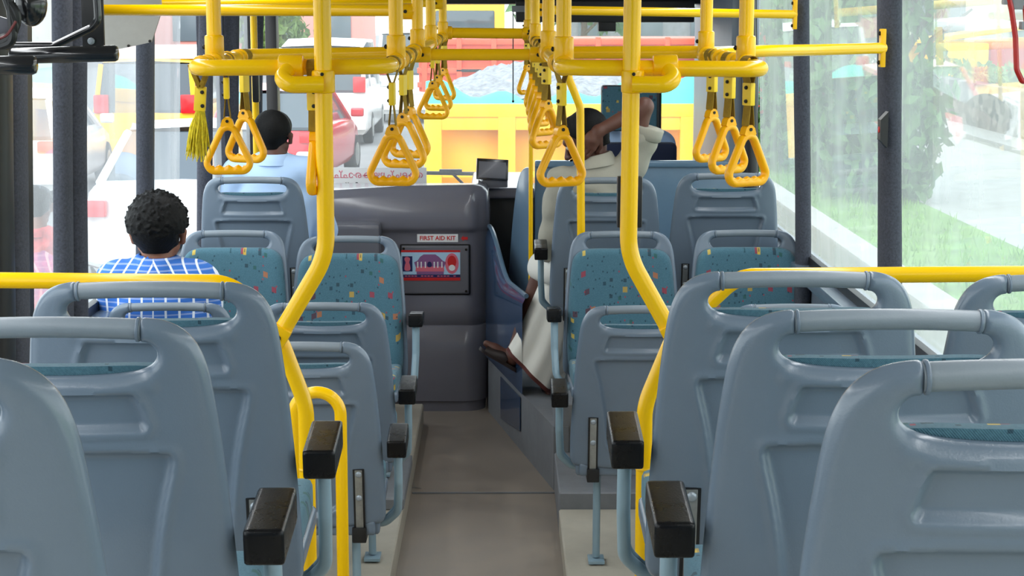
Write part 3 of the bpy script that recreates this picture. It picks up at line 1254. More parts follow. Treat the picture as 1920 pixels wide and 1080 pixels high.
dup(sp, (-.414, 3.915, RZ - .004), R(84), 'yellow strap handle seen edge on just behind the left stanchion post', 'yellow strap handles on the ceiling rails')
drop(sp)
# broken strap with frayed end
t = thing('broken_strap', 'broken yellow strap with a frayed tassel end and no handle', 'strap', (-.684, 4.03, RZ))
m = MB()
for s in (-1, 1):
    m.box((s * .012, 0, -.025), (.010, .026, .056), .001, rot=(0, s * .38, 0))
m.build('strap_loop', M_web, t)
m = MB()
m.box((-.002, 0, -.077), (.026, .014, .056), .003, rot=(0, .08, 0))
s = m.build('sleeve', M_sleeve, t)
for z in (-.062, -.093):
    screw((.004, -.007, z), (0, -1, 0), s, .0045)
m = MB()
rr = random.Random(3)
for i in range(150):
    a = rr.uniform(0, 2 * PI)
    q = rr.random() ** .5
    x0, y0 = math.cos(a) * q * .009 - .003, math.sin(a) * q * .005
    ex, ey = math.cos(a) * q * .024 - .012, math.sin(a) * q * .016
    L = rr.uniform(.07, .118)
    p1 = V((x0, y0, -.104))
    p3 = V((ex + rr.uniform(-.008, .008), ey + rr.uniform(-.006, .006), -.104 - L))
    p2 = (p1 + p3) / 2 + V((rr.uniform(-.005, .002), rr.uniform(-.004, .004), 0))
    m.tube([p1, p2, p3], [.0022, .0018, .0007], 4)
m.build('frayed_tassel', M_fray, t)

slab(40, -.40, .235, 7.60, 7.612, 0, .0012, M_riser)
t = thing('wire_scrap', 'small bent scrap of wire lying on the aisle floor', 'wire')
m = MB()
wp = [at(758, 930, 7.69), at(778, 928, 7.70), at(790, 931, 7.68)]
m.tube([V((p.x, p.y, .003)) for p in wp], .0016, 6)
m.build('strand', M_steel, t)
m = MB()
m.tube([V((wp[1].x, wp[1].y, .003)), V((wp[1].x - .01, wp[1].y + .05, .012))], .0013, 6)
m.build('bent_end', M_steel, t)
# ================================================================ front end of the bus
def textmesh(body, size, m, parent, c, rot=(PI / 2, 0, 0), mirror=False, name='lettering', depth=.0006, bold=0):
    cu = bpy.data.curves.new('t', 'FONT')
    cu.body = body
    cu.size = size
    cu.align_x = 'CENTER'; cu.align_y = 'CENTER'
    cu.extrude = depth
    cu.offset = bold
    cu.resolution_u = 2
    tmp = bpy.data.objects.new('t', cu)
    COL.objects.link(tmp)
    dg = bpy.context.evaluated_depsgraph_get()
    me = bpy.data.meshes.new_from_object(tmp.evaluated_get(dg))
    bpy.data.objects.remove(tmp)
    M = Matrix.Translation(V(c)) @ Euler(rot).to_matrix().to_4x4() @ Matrix.Diagonal((-1 if mirror else 1, 1, 1, 1))
    me.transform(M)
    me.materials.clear()
    me.materials.append(m)
    me.name = name
    return put(bpy.data.objects.new(name, me), parent)


CY = 9.2
con = thing('dashboard_console', 'dark grey moulded console across the front left end of the aisle', 'console')
path = [(-1.34, CY), (-.9, CY), (-.5, CY), (-.2, CY)]
for k in range(1, 9):
    a = k / 8 * PI / 2
    path.append((-.2 + .125 * math.sin(a), CY + .125 - .125 * math.cos(a)))
path += [(-.075, 9.6), (-.075, 10.6)]
nrm = []
for i in range(len(path)):
    a, b = path[max(0, i - 1)], path[min(len(path) - 1, i + 1)]
    d = V((b[0] - a[0], b[1] - a[1], 0)).normalized()
    nrm.append(V((d.y, -d.x, 0)))
prof_ = [(-.012, .002), (-.012, .055), (.0, .06), (.002, .30), (.001, .465), (-.005, .47), (-.005, .476), (.002, .482), (.010, .55), (.012, .575), (.006, .60), (.004, .72), (.004, .90),
         (.004, .962), (.012, .974), (.030, .985), (.038, 1.005), (.038, 1.06), (.030, 1.12), (.014, 1.175), (-.012, 1.203), (-.05, 1.216)]
m = MB()
rows = []
for off, z in prof_:
    r_ = []
    for i, ((x, y), n) in enumerate(zip(path, nrm)):
        zz = z - (.028 * sstep(np.array([(-x - .35) / .7]))[0] if z > 1.1 else 0) * (z - 1.1) / .1
        o_ = off * (.35 if i > 5 and off > .01 else 1)
        r_.append(V((x, y, zz)) + n * o_)
    rows.append(r_)
m.grid(rows)
top = rows[-1]
n0 = len(m.v)
m.add([p for p in top] + [V((p.x, max(p.y, 9.5), 1.20)) for p in top] + [V((p.x, 10.6, .96)) for p in top], [(i, i + 1, len(top) + i + 1, len(top) + i) for i in range(len(top) - 1)] + [(i, i + 1, len(top) + i + 1, len(top) + i) for i in range(len(top), 2 * len(top) - 1)])
m.build('console_body', M_cons, con, smooth=50, fixn=True)
# low box in front of its left half
m = MB()
a, b = at(560, 418, 9.08), at(714, 482, 9.08)
m.box(((a.x + b.x) / 2, 9.10, (a.z + b.z) / 2 - .1), (b.x - a.x, .16, a.z - b.z + .2), .03, seg=4)
m.build('side_box', M_cons2, con)
# hatch
a, b = at(750, 458, CY - .01), at(882, 553, CY - .01)
m = MB()
m.box(((a.x + b.x) / 2, CY - .006, (a.z + b.z) / 2), (b.x - a.x, .016, a.z - b.z), .012, seg=3)
hat = m.build('hatch_gasket', M_black, con)
m = MB()
m.box(((a.x + b.x) / 2, CY - .010, (a.z + b.z) / 2), (b.x - a.x - .014, .018, a.z - b.z - .014), .010, seg=3)
hat2 = m.build('hatch_door', M_cons2, con)
for px, py in ((874, 468), (874, 546), (757, 546), (757, 466)):
    p = at(px, py, CY - .019)
    screw((p.x, CY - .019, p.z), (0, -1, 0), hat2, .007)
# poster sticker on the hatch
YS = CY - .0205
pos = thing('poster_sticker', 'landscape sticker with red bands, a temple front and a portrait on the dark console hatch', 'sticker')
pa, pb = at(752, 469, YS), at(863, 526, YS)
PW, PH = pb.x - pa.x, pa.z - pb.z


def pp(u, v, dy=0):
    return V((pa.x + u * PW, YS - dy, pb.z + v * PH))


def pshape(poly, m, name, dy, parent):
    b_ = MB()
    b_.prism(poly, lambda u, v, d: pp(u, v, d), dy - .0004, dy)
    return b_.build(name, m, parent, smooth=0)


sheet_ = pshape([(0, 0), (1, 0), (1, 1), (0, 1)], M_sky, 'paper', .0006, pos)
pshape([(0, .93), (1, .93), (1, 1), (0, 1)], M_red, 'red_band', .0011, pos)
pshape([(0, 0), (1, 0), (1, .10), (0, .10)], M_red, 'red_band', .0011, pos)
pshape([(0, .10), (1, .10), (1, .20), (0, .20)], M_navy, 'navy_band', .0011, pos)
for i in range(16):
    if i % 5 != 4:
        pshape([(.06 + i * .055, .135), (.10 + i * .055, .135), (.10 + i * .055, .165), (.06 + i * .055, .165)], M_pink, 'caption_word', .0015, pos)
pshape([(.02, .30), (.19, .30), (.19, .80), (.02, .80)], M_navy, 'dark_frame', .0011, pos)
pshape(chaikin([(.05, .32), (.16, .32), (.15, .52), (.13, .60), (.16, .72), (.12, .78), (.07, .78), (.05, .70), (.08, .60), (.06, .50)], 2), M_pink, 'frame_figure', .0015, pos)
tm = pshape([(.25, .42), (.72, .42), (.76, .60), (.70, .66), (.64, .78), (.58, .86), (.38, .86), (.32, .78), (.28, .66), (.22, .60)], M_purp, 'temple_roof', .0011, pos)
pshape([(.24, .30), (.73, .30), (.72, .46), (.25, .46)], M_pink, 'temple_steps', .0013, pos)
pshape([(.26, .205), (.72, .205), (.72, .30), (.26, .30)], M_purp, 'temple_base', .0013, pos)
for u in (.27, .33, .40, .55, .61, .68):
    pshape([(u, .42), (u + .02, .42), (u + .02, .62), (u, .62)], M_white, 'temple_column', .0017, pos)
pshape(chaikin([(.44, .44), (.52, .44), (.52, .58), (.48, .64), (.44, .58)], 2), M_navy, 'doorway', .0017, pos)
pshape([(.86 + .115 * math.cos(t_), .56 + .34 * math.sin(t_)) for t_ in np.linspace(0, 2 * PI, 28)[:-1]], M_pink, 'oval_portrait', .0011, pos)
pshape([(.86 + .075 * math.cos(t_), .62 + .20 * math.sin(t_)) for t_ in np.linspace(0, 2 * PI, 22)[:-1]], M_red, 'portrait_face', .0015, pos)
pshape([(.86 + .055 * math.cos(t_), .42 + .10 * math.sin(t_)) for t_ in np.linspace(0, 2 * PI, 18)[:-1]], M_white, 'portrait_shirt', .0017, pos)
# first aid label with arrow
lb = thing('first_aid_label', 'small white label reading FIRST AID KIT in red letters with a red arrow beside it', 'label')
a, b = at(782, 439, CY - .008), at(859, 454, CY - .008)
m = MB()
m.box(((a.x + b.x) / 2, CY - .0075, (a.z + b.z) / 2), (b.x - a.x, .003, a.z - b.z), .001)
m.build('paper', M_white, lb)
textmesh('FIRST AID KIT', .031, M_red, lb, ((a.x + b.x) / 2, CY - .0097, (a.z + b.z) / 2 - .0005), bold=.0007)
a, b = at(864, 442, CY - .007), at(877, 452, CY - .007)
m = MB()
m.prism([(a.x, (a.z + b.z) / 2), (a.x + .014, a.z), (a.x + .014, a.z - .007), (b.x, a.z - .007), (b.x, b.z + .007), (a.x + .014, b.z + .007), (a.x + .014, b.z)],
        lambda u, v, d: V((u, CY - d, v)), .003, .0075)
m.build('arrow', M_red, lb, smooth=0)
# route board behind the windscreen
rb = thing('route_board', 'white board standing on the dash, red and black letters seen from behind', 'sign')
BY = 9.85
a, b = at(600, 314, BY), at(800, 355, BY)
m = MB()
m.box(((a.x + b.x) / 2, BY, (a.z + 1.09) / 2), (b.x - a.x, .012, a.z - 1.09), .002)
m.build('board', M_white, rb)
p = at(705, 328, BY)
textmesh('ആലപ്പുഴ കൊച്ചി', .052, M_pink, rb, (p.x, BY - .0075, p.z), mirror=True)
p = at(680, 352, BY)
textmesh('തൃപ്പൂണിത്തുറ', .046, M_black, rb, (p.x, BY - .0075, p.z + .006), mirror=True, bold=.0008)
m = MB()
m.box(((a.x + b.x) / 2, BY, 1.10), (b.x - a.x, .05, .06), .004)
m.build('foot', M_cons2, rb)
# ticket display
ds = thing('ticket_display', 'small black flip screen on a stand at the right end of the console top', 'screen')
p = at(923, 318, 9.55)
m = MB()
m.box((p.x, 9.55, p.z), (.175, .022, .115), .005, rot=(R(-14), R(4), R(10)))
sc = m.build('casing', M_gloss, ds)
m = MB()
m.box((p.x, 9.537, p.z - .001), (.15, .004, .09), .002, rot=(R(-14), R(4), R(10)))
m.build('screen', M_cons2, ds)
m = MB()
m.box((p.x + .012, 9.57, p.z - .075), (.14, .05, .05), .008, rot=(0, 0, R(10)))
m.box((p.x + .012, 9.60, (p.z - .1 + 1.17) / 2), (.06, .04, p.z - .1 - 1.16), .005)
m.build('stand', M_cons2, ds)
# dash top and dark well to its right
TN[0] += 1
m = MB()
a, b = at(886, 344, 9.75), at(985, 366, 9.75)
m.box(((a.x + b.x) / 2 + .02, 10.1, (a.z + b.z) / 2 - .01), (b.x - a.x + .06, .95, .06), .02, seg=3)
struct(m.build('trim_%d' % TN[0], M_cons))
TN[0] += 1
m = MB()
m.box((.08, 9.95, .58), (.36, .5, 1.1), .01)
struct(m.build('trim_%d' % TN[0], M_black))
# driver's dais: slanted riser with glossy navy panels
A, B = V((-.072, 9.22, 0)), V((.232, 7.66, 0))
TN[0] += 1
m = MB()
pl = [(A.x, A.y), (B.x, B.y), (.30, 7.66), (.30, 9.8), (A.x, 9.8)]
m.prism(pl, lambda u, v, d: V((u, v, d)), 0, .292)
struct(m.build('trim_%d' % TN[0], M_riser, smooth=0))
dv = (B - A).normalized()
nv = V((dv.y, -dv.x, 0))
if nv.x > 0:
    nv = -nv


def diag(t, z, off=0):
    p_ = A.lerp(B, t)
    return V((p_.x, p_.y, z)) + nv * off


t = thing('driver_side_panel', 'glossy navy panel flanking the driver platform beside the dark console', 'panel')
m = MB()
NP = 16
rows = []
for i in range(NP + 1):
    u = i / NP * .60 - .0
    zt = 1.0 - .22 * sstep(np.array([u / .35]))[0]
    row = []
    for j in range(13):
        v = j / 12
        z = .30 + (zt - .30) * v
        row.append(diag(u, z, .012 + .022 * math.sin(v * PI) * math.sin(min(1, u / .6) * PI) - .02 * (v > .93)))
    rows.append(row)
m.grid(rows)
m.build('moulding', M_kick, t, smooth=50, fixn=False)
m = MB()
m.tube([r_[-1] for r_ in rows], .012, 8)
m.build('top_bead', M_part, t)
m = MB()
c = [diag(.24, .05, .004), diag(.24, .27, .004), diag(.55, .27, .004), diag(.55, .10, .004)]
m.add(c + [p_ + nv * .004 for p_ in c], [(0, 1, 2, 3), (4, 5, 6, 7), (0, 1, 5, 4), (1, 2, 6, 5), (2, 3, 7, 6), (3, 0, 4, 7)])
m.build('kick_inset', M_kick, t, smooth=0)
# partition behind the driver
t = thing('driver_partition', 'pale blue grey partition wall behind the driver seat on the right', 'partition')
ax, bx = at(1003, 310, 8.92).x, 1.24
m = MB()
m.box(((ax + bx) / 2, 8.96, .84), (bx - ax, .04, 1.05), .012)
m.build('panel', M_part, t)
m = MB()
m.box(((ax + bx) / 2, 8.955, 1.352), (bx - ax, .06, .035), .012, seg=3)
m.build('top_rail', M_part, t)
m = MB()
wing = chaikin([(.0, .40), (.0, .72), (.02, .95), (.045, 1.15), (.07, 1.28), (.11, 1.34), (.17, 1.345), (.17, .40)], 2)
m.prism(wing, lambda u, v, d: V((.035 + u * .72, 9.12 - u * 1.9 + d, v)), -.012, .012)
m.build('wing_panel', M_part, t, smooth=30)
# driver seat
t = thing('driver_chair', 'driver seat with teal headrest and navy back rising over the partition', 'seat')
a, b = at(1128, 160, 9.62), at(1240, 246, 9.62)
m = MB()
m.box(((a.x + b.x) / 2, 9.66, (a.z + b.z) / 2), (b.x - a.x, .09, a.z - b.z), .02, seg=3)
m.build('headrest', M_black, t)
m = MB()
m.box(((a.x + b.x) / 2 - .012, 9.612, (a.z + b.z) / 2), (b.x - a.x - .03, .02, a.z - b.z - .01), .008, seg=3)
m.build('headrest_cover', M_fab, t)
m = MB()
a, b = at(1112, 268, 9.58), at(1270, 268, 9.58)
m.box(((a.x + b.x) / 2, 9.62, a.z - .35), (b.x - a.x, .10, .70), .045, seg=4)
m.build('backrest', mat('navy_cloth', srgb(22, 32, 62), .8, bump=.3, bscale=400), t)
m = MB()
m.box(((a.x + b.x) / 2, 9.85, .62), (.46, .5, .12), .03, seg=3)
m.box(((a.x + b.x) / 2, 9.85, .42), (.3, .35, .30), .02)
m.build('seat_base', M_black, t)
m = MB()
for s in (-.07, .07):
    m.cyl(((a.x + b.x) / 2 + s, 9.64, a.z - .05), ((a.x + b.x) / 2 + s, 9.64, a.z + .09), .007, 8)
m.build('headrest_stalks', M_steel, t)
TN[0] += 1
m = MB()
m.box((.75, 9.85, .14), (1.0, 1.6, .28), .01)
struct(m.build('trim_%d' % TN[0], M_riser))

# ---------------------------------------------------------------- small fittings
t = thing('overhead_rack', 'black overhead fan frame with two padded bars in the top left corner', 'rack')
m = MB()
a, b = at(-60, 123, 2.7), at(69, 122, 2.7)
m.cyl(a, b, .0145, 22, .006)
m.build('padded_bar', M_gloss, t)
m = MB()
a, b = at(18, 105, 2.95), at(222, 100, 2.95)
m.cyl(a, b, .0135, 22, .006)
m.build('padded_bar', M_gloss, t)
m = MB()
pts = [at(-30, 86, 3.0), at(100, 86, 3.0), at(172, 52, 3.0), at(184, 38, 3.0), at(178, -60, 3.0)]
m.tube(fillet(pts, .02), .0065, 10)
m.build('bent_tube', M_gloss, t)
m = MB()
a, b = at(150, -60, 3.06), at(197, 92, 3.06)
m.box(((a.x + b.x) / 2, 3.06, (a.z + b.z) / 2), (b.x - a.x, .008, a.z - b.z), .002)
pl_ = m.build('bracket_plate', M_black, t)
screw(at(171, 77, 3.05), (0, -1, 0), pl_, .006).data.materials[0] = M_bolt
m = MB()
a = at(58, 8, 2.9)
m.ball(a, (.026, .03, .036), 3)
m.build('motor_dome', M_gloss, t)
m = MB()
for k in range(5):
    p0 = at(-10 + k * 6, -30, 2.85); p1 = at(38 - k * 3, 30 + k * 12, 2.85); p2 = at(20 - k * 4, 70 + k * 4, 2.86)
    m.tube(fillet([p0, p1, p2, p2 + V((-.06, 0, -.005))], .03), .005 if k % 2 else .007, 8)
m.build('cable_bundle', M_black, t)
m = MB()
m.tube(fillet([at(-10, 76, 2.82), at(14, 66, 2.82), at(30, 40, 2.82)], .02), .0022, 6)
m.build('red_wire', mat('dark_red_wire', (.12, .008, .008), .4), t)
m = MB()
a = at(5, 50, 2.88)
m.box(a, (.032, .03, .03), .004, rot=(0, .3, .3))
m.build('terminal_block', M_cons2, t)
t = thing('cover_plate', 'bare grey metal sheet above the left windows behind the top crossbar', 'panel')
m = MB()
pts = [(188, 28), (300, 30), (284, 79), (224, 92), (200, 92), (186, 60)]
pw = [at(x, y, 6.3) for x, y in pts]
m.add([p_ for p_ in pw] + [p_ + V((0, .012, 0)) for p_ in pw], [tuple(range(6)), tuple(range(6, 12))] + [(i, (i + 1) % 6, 6 + (i + 1) % 6, 6 + i) for i in range(6)])
m.build('sheet', M_alu, t, smooth=0)
m = MB()
pw2 = [at(188, 28, 6.31), at(300, 30, 6.31)]
m.box(((pw2[0].x + pw2[1].x) / 2, 6.33, 2.33), (pw2[1].x - pw2[0].x, .05, .42), .004)
m.build('upper_box', M_alu, t)
for px, py in ((281, 77), (241, 86)):
    screw(at(px, py, 6.297), (0, -1, 0), t, .005)
t = thing('emergency_hammer', 'red emergency hammer hanging in a grey clip at the top right corner', 'hammer')
HY = 4.34
m = MB()
m.tube(fillet([at(1890, -10, HY), at(1897, 20, HY), at(1904, 70, HY), at(1906, 130, HY), at(1917, 154, HY), at(1926, 150, HY), at(1928, 90, HY), at(1922, 10, HY)], .03), .0085, 12, flat=.8)
m.build('handle', mat('red_plastic', srgb(165, 22, 22), .35, coat=.2), t)
m = MB()
a = at(1918, 8, HY)
m.box((a.x, HY + .01, a.z + .01), (.05, .03, .045), .006)
b = at(1921, 48, HY)
m.box((b.x, HY + .0, b.z), (.022, .026, .02), .003)
m.box((1.275, HY + .01, a.z + .012), (.10, .026, .026), .004)
m.build('clip', M_riser, t)
t = thing('bell_push', 'black bell push with a red button on the thick right window pillar', 'button')
m = MB()
bx_ = 1.222
zc = at(1658, 243, 5.6).z
m.prism([(-.058, 0), (-.032, .024), (.032, .024), (.058, 0)], lambda u, v, d: V((bx_ + .003 - v, 5.60 + d, zc + u)), -.022, .022)
m.build('housing', M_black, t, smooth=20)
m = MB()
m.cyl((bx_ - .023, 5.60, zc), (bx_ - .019, 5.60, zc), .010, 16, .001)
m.build('button', M_red, t)
t = thing('bell_push', 'black bell push box behind the right stanchion post', 'button')
zc = at(1184, 378, 3.92).z
m = MB()
m.box((.286, 3.915, zc), (.056, .028, .115), .006)
m.build('housing', M_black, t)
m = MB()
m.box((.286, 3.933, zc), (.03, .008, .04), .003)
m.build('button', M_red, t)

# ================================================================ people
M_skin = mat('skin', srgb(142, 92, 68), .5, vary=.08, vscale=12)
M_skin2 = mat('dark_skin', srgb(96, 60, 48), .5, vary=.08, vscale=12)
M_hair = mat('black_hair', (.002, .0018, .0018), .6, spec=.2, bump=1.0, bscale=260)
M_eye = mat('eye_white', (.7, .68, .65), .2)
M_blue = mat('light_blue_shirt_cloth', srgb(178, 205, 240), .75, bump=.15, bscale=300)
M_beige = mat('beige_shirt_cloth', srgb(166, 162, 148), .85, bump=.25, bscale=250, vary=.05)
M_dhoti = mat('white_cotton', srgb(236, 232, 222), .9, bump=.2, bscale=250)
M_hem = mat('brown_border', srgb(92, 42, 36), .8)
M_trous = mat('dark_trousers', srgb(45, 48, 58), .85)
M_shoe = mat('dark_leather', srgb(38, 26, 26), .35)


def stripes():
    m = mat('blue_check_shirt', srgb(52, 112, 200), .8)
    nt = m.node_tree; N, L = nt.nodes, nt.links
    b = N['Principled BSDF']
    tc = N.new('ShaderNodeTexCoord'); sx = N.new('ShaderNodeSeparateXYZ')
    L.new(tc.outputs['Object'], sx.inputs[0])

    def M2(op, a, b_=None, c_=None):
        n = N.new('ShaderNodeMath'); n.operation = op
        for i, v in enumerate((a, b_, c_)):
            if v is None:
                continue
            if isinstance(v, (int, float)):
                n.inputs[i].default_value = v
            else:
                L.new(v, n.inputs[i])
        return n.outputs[0]
    x = sx.outputs[0]; z = sx.outputs[2]
    zz = M2('MAXIMUM', z, -.16)
    sl = M2('MULTIPLY', zz, M2('MULTIPLY', M2('SIGN', x), .55))
    u = M2('ADD', x, sl)
    fr = M2('FRACT', M2('MULTIPLY', u, 22.0))
    s1 = M2('LESS_THAN', fr, .17)
    fr2 = M2('FRACT', M2('MULTIPLY', z, 52.0))
    s2 = M2('MULTIPLY', M2('LESS_THAN', fr2, .3), .28)
    mx = N.new('ShaderNodeMix'); mx.data_type = 'RGBA'
    mx.inputs[6].default_value = (*srgb(52, 112, 200), 1); mx.inputs[7].default_value = (*srgb(235, 240, 250), 1)
    L.new(M2('MAXIMUM', s1, s2), mx.inputs[0])
    L.new(mx.outputs[2], b.inputs['Base Color'])
    return m


M_check = stripes()


def P3(v):
    return (float(v[0]), float(v[1]), float(v[2]))


def head_prims(c, Rm, s=1.0):
    """head looking along +Y, turned by Rm, centre between the ears"""
    def q(x, y, z):
        return P3(V(c) + Rm @ V((x * s, y * s, z * s)))
    return [('c', q(0, -.022, .045), q(0, .022, .043), .079 * s, .070 * s),
            ('c', q(0, .034, .03), q(0, .045, -.055), .058 * s, .036 * s),
            ('c', q(-.048, .0, -.035), q(-.018, .052, -.082), .022 * s, .021 * s),
            ('c', q(.048, .0, -.035), q(.018, .052, -.082), .022 * s, .021 * s),
            ('c', q(-.018, .052, -.082), q(.018, .052, -.082), .021 * s, .021 * s),
            ('c', q(0, .092, .012), q(0, .112, -.028), .007 * s, .0125 * s, .010),
            ('c', q(-.012, .098, -.030), q(.012, .098, -.030), .009 * s, .009 * s, .008),
            ('c', q(-.022, .082, -.056), q(.022, .082, -.056), .0075 * s, .0075 * s, .006),
            ('c', q(-.018, .083, -.066), q(.018, .083, -.066), .008 * s, .008 * s, .006),
            ('c', q(-.04, .078, .028), q(.04, .078, .028), .011 * s, .011 * s, .016),
            ('c', q(-.083, -.012, .015), q(-.080, -.004, -.022), .013 * s, .009 * s, .010),
            ('c', q(.083, -.012, .015), q(.080, -.004, -.022), .013 * s, .009 * s, .010)]


def hand_prims(w, d, n, s=1.0, curl=.35, thumb=1):
    """w wrist, d direction of the fingers, n the way the palm faces"""
    w = V(w); d = V(d).normalized(); n = V(n); n = (n - d * n.dot(d)).normalized()
    sd = d.cross(n) * thumb
    out = [('c', P3(w), P3(w + d * .045 * s), .024 * s, .027 * s, .02)]
    for i in range(4):
        o_ = (i - 1.5) * .0195 * s
        k = w + d * (.078 - abs(i - 1.2) * .004) * s - sd * o_
        out.append(('c', P3(w + d * .035 * s - sd * o_ * .8), P3(k), .0135 * s, .0115 * s, .012))
        L = (.040, .045, .042, .033)[i] * s
        d1 = (d * math.cos(curl) + n * math.sin(curl))
        k2 = k + d1 * L
        out.append(('c', P3(k), P3(k2), .0092 * s, .0082 * s, .004))
        d2_ = (d * math.cos(curl * 2.3) + n * math.sin(curl * 2.3))
        k3 = k2 + d2_ * L * .85
        out.append(('c', P3(k2), P3(k3), .0082 * s, .0068 * s, .004))
    tb = w + d * .022 * s + sd * .026 * s
    t1 = tb + (d * .6 + sd * .65 + n * .35).normalized() * .040 * s
    t2 = t1 + (d * .9 + sd * .1 + n * .4).normalized() * .032 * s
    out += [('c', P3(tb), P3(t1), .0125 * s, .0105 * s, .008), ('c', P3(t1), P3(t2), .0100 * s, .0080 * s, .004)]
    return out


def eyes(parent, c, Rm, s=1.0):
    for sx_ in (-1, 1):
        m = MB()
        m.ball(V(c) + Rm @ V((sx_ * .031 * s, .077 * s, .008 * s)), .0115 * s, 2)
        e = m.build('eye', M_eye, parent)
        m = MB()
        m.ball(V(c) + Rm @ V((sx_ * .031 * s, .0855 * s, .008 * s)), .0045 * s, 2)
        m.build('iris', M_hair, e)


def hair(parent, c, Rm, s=1.0, thick=.013, curly=0.0, h=.005, top=0.0):
    def q(x, y, z):
        return P3(V(c) + Rm @ V((x * s, y * s, z * s)))
    inv = Rm.inverted()
    cx = V(c)

    def cut(X, Y, Z):
        # hairline: nothing below the nape or in front of the temples
        dx, dy, dz = X - cx.x, Y - cx.y, Z - cx.z
        ly = (inv[1][0] * dx + inv[1][1] * dy + inv[1][2] * dz) / s
        lx = (inv[0][0] * dx + inv[0][1] * dy + inv[0][2] * dz) / s
        lz = (inv[2][0] * dx + inv[2][1] * dy + inv[2][2] * dz) / s
        low = np.where(ly < -.01, -.050 + .035 * np.clip((ly + .06) / .05, 0, 1), -.015 + .085 * np.clip((ly + .01) / .06, 0, 1))
        ear = np.where(np.abs(lx) > .073, np.where(ly > -.035, .024, .012), -1)
        return np.maximum(low, ear) - lz
    pr = [('c', q(0, -.022, .043), q(0, .020, .045 + top), (.079 + thick) * s, (.069 + thick) * s),
          ('c', q(0, -.045, .0), q(0, -.045, -.035), (.050 + thick * .5) * s, (.040 + thick * .3) * s)]
    if curly:
        rr = random.Random(5)
        for i in range(420):
            th, ph = rr.uniform(0, 2 * PI), math.acos(rr.uniform(-.35, 1))
            d = V((math.sin(ph) * math.cos(th), math.sin(ph) * math.sin(th), math.cos(ph)))
            p_ = (d.x * (.075 + thick), -.008 + d.y * (.092 + thick), .045 + d.z * (.080 + thick))
            r_ = rr.uniform(.0045, .009) * curly
            pr.append(('c', q(*p_), q(p_[0] * 1.03 + rr.uniform(-.006, .006), p_[1] * 1.03, p_[2] * 1.02 + rr.uniform(-.006, .006)), r_, r_ * .7, .003))
    return solid('hair', pr, M_hair, parent, h, k=.02, cut=cut, wob=.0012 if curly else .0006, wf=330)


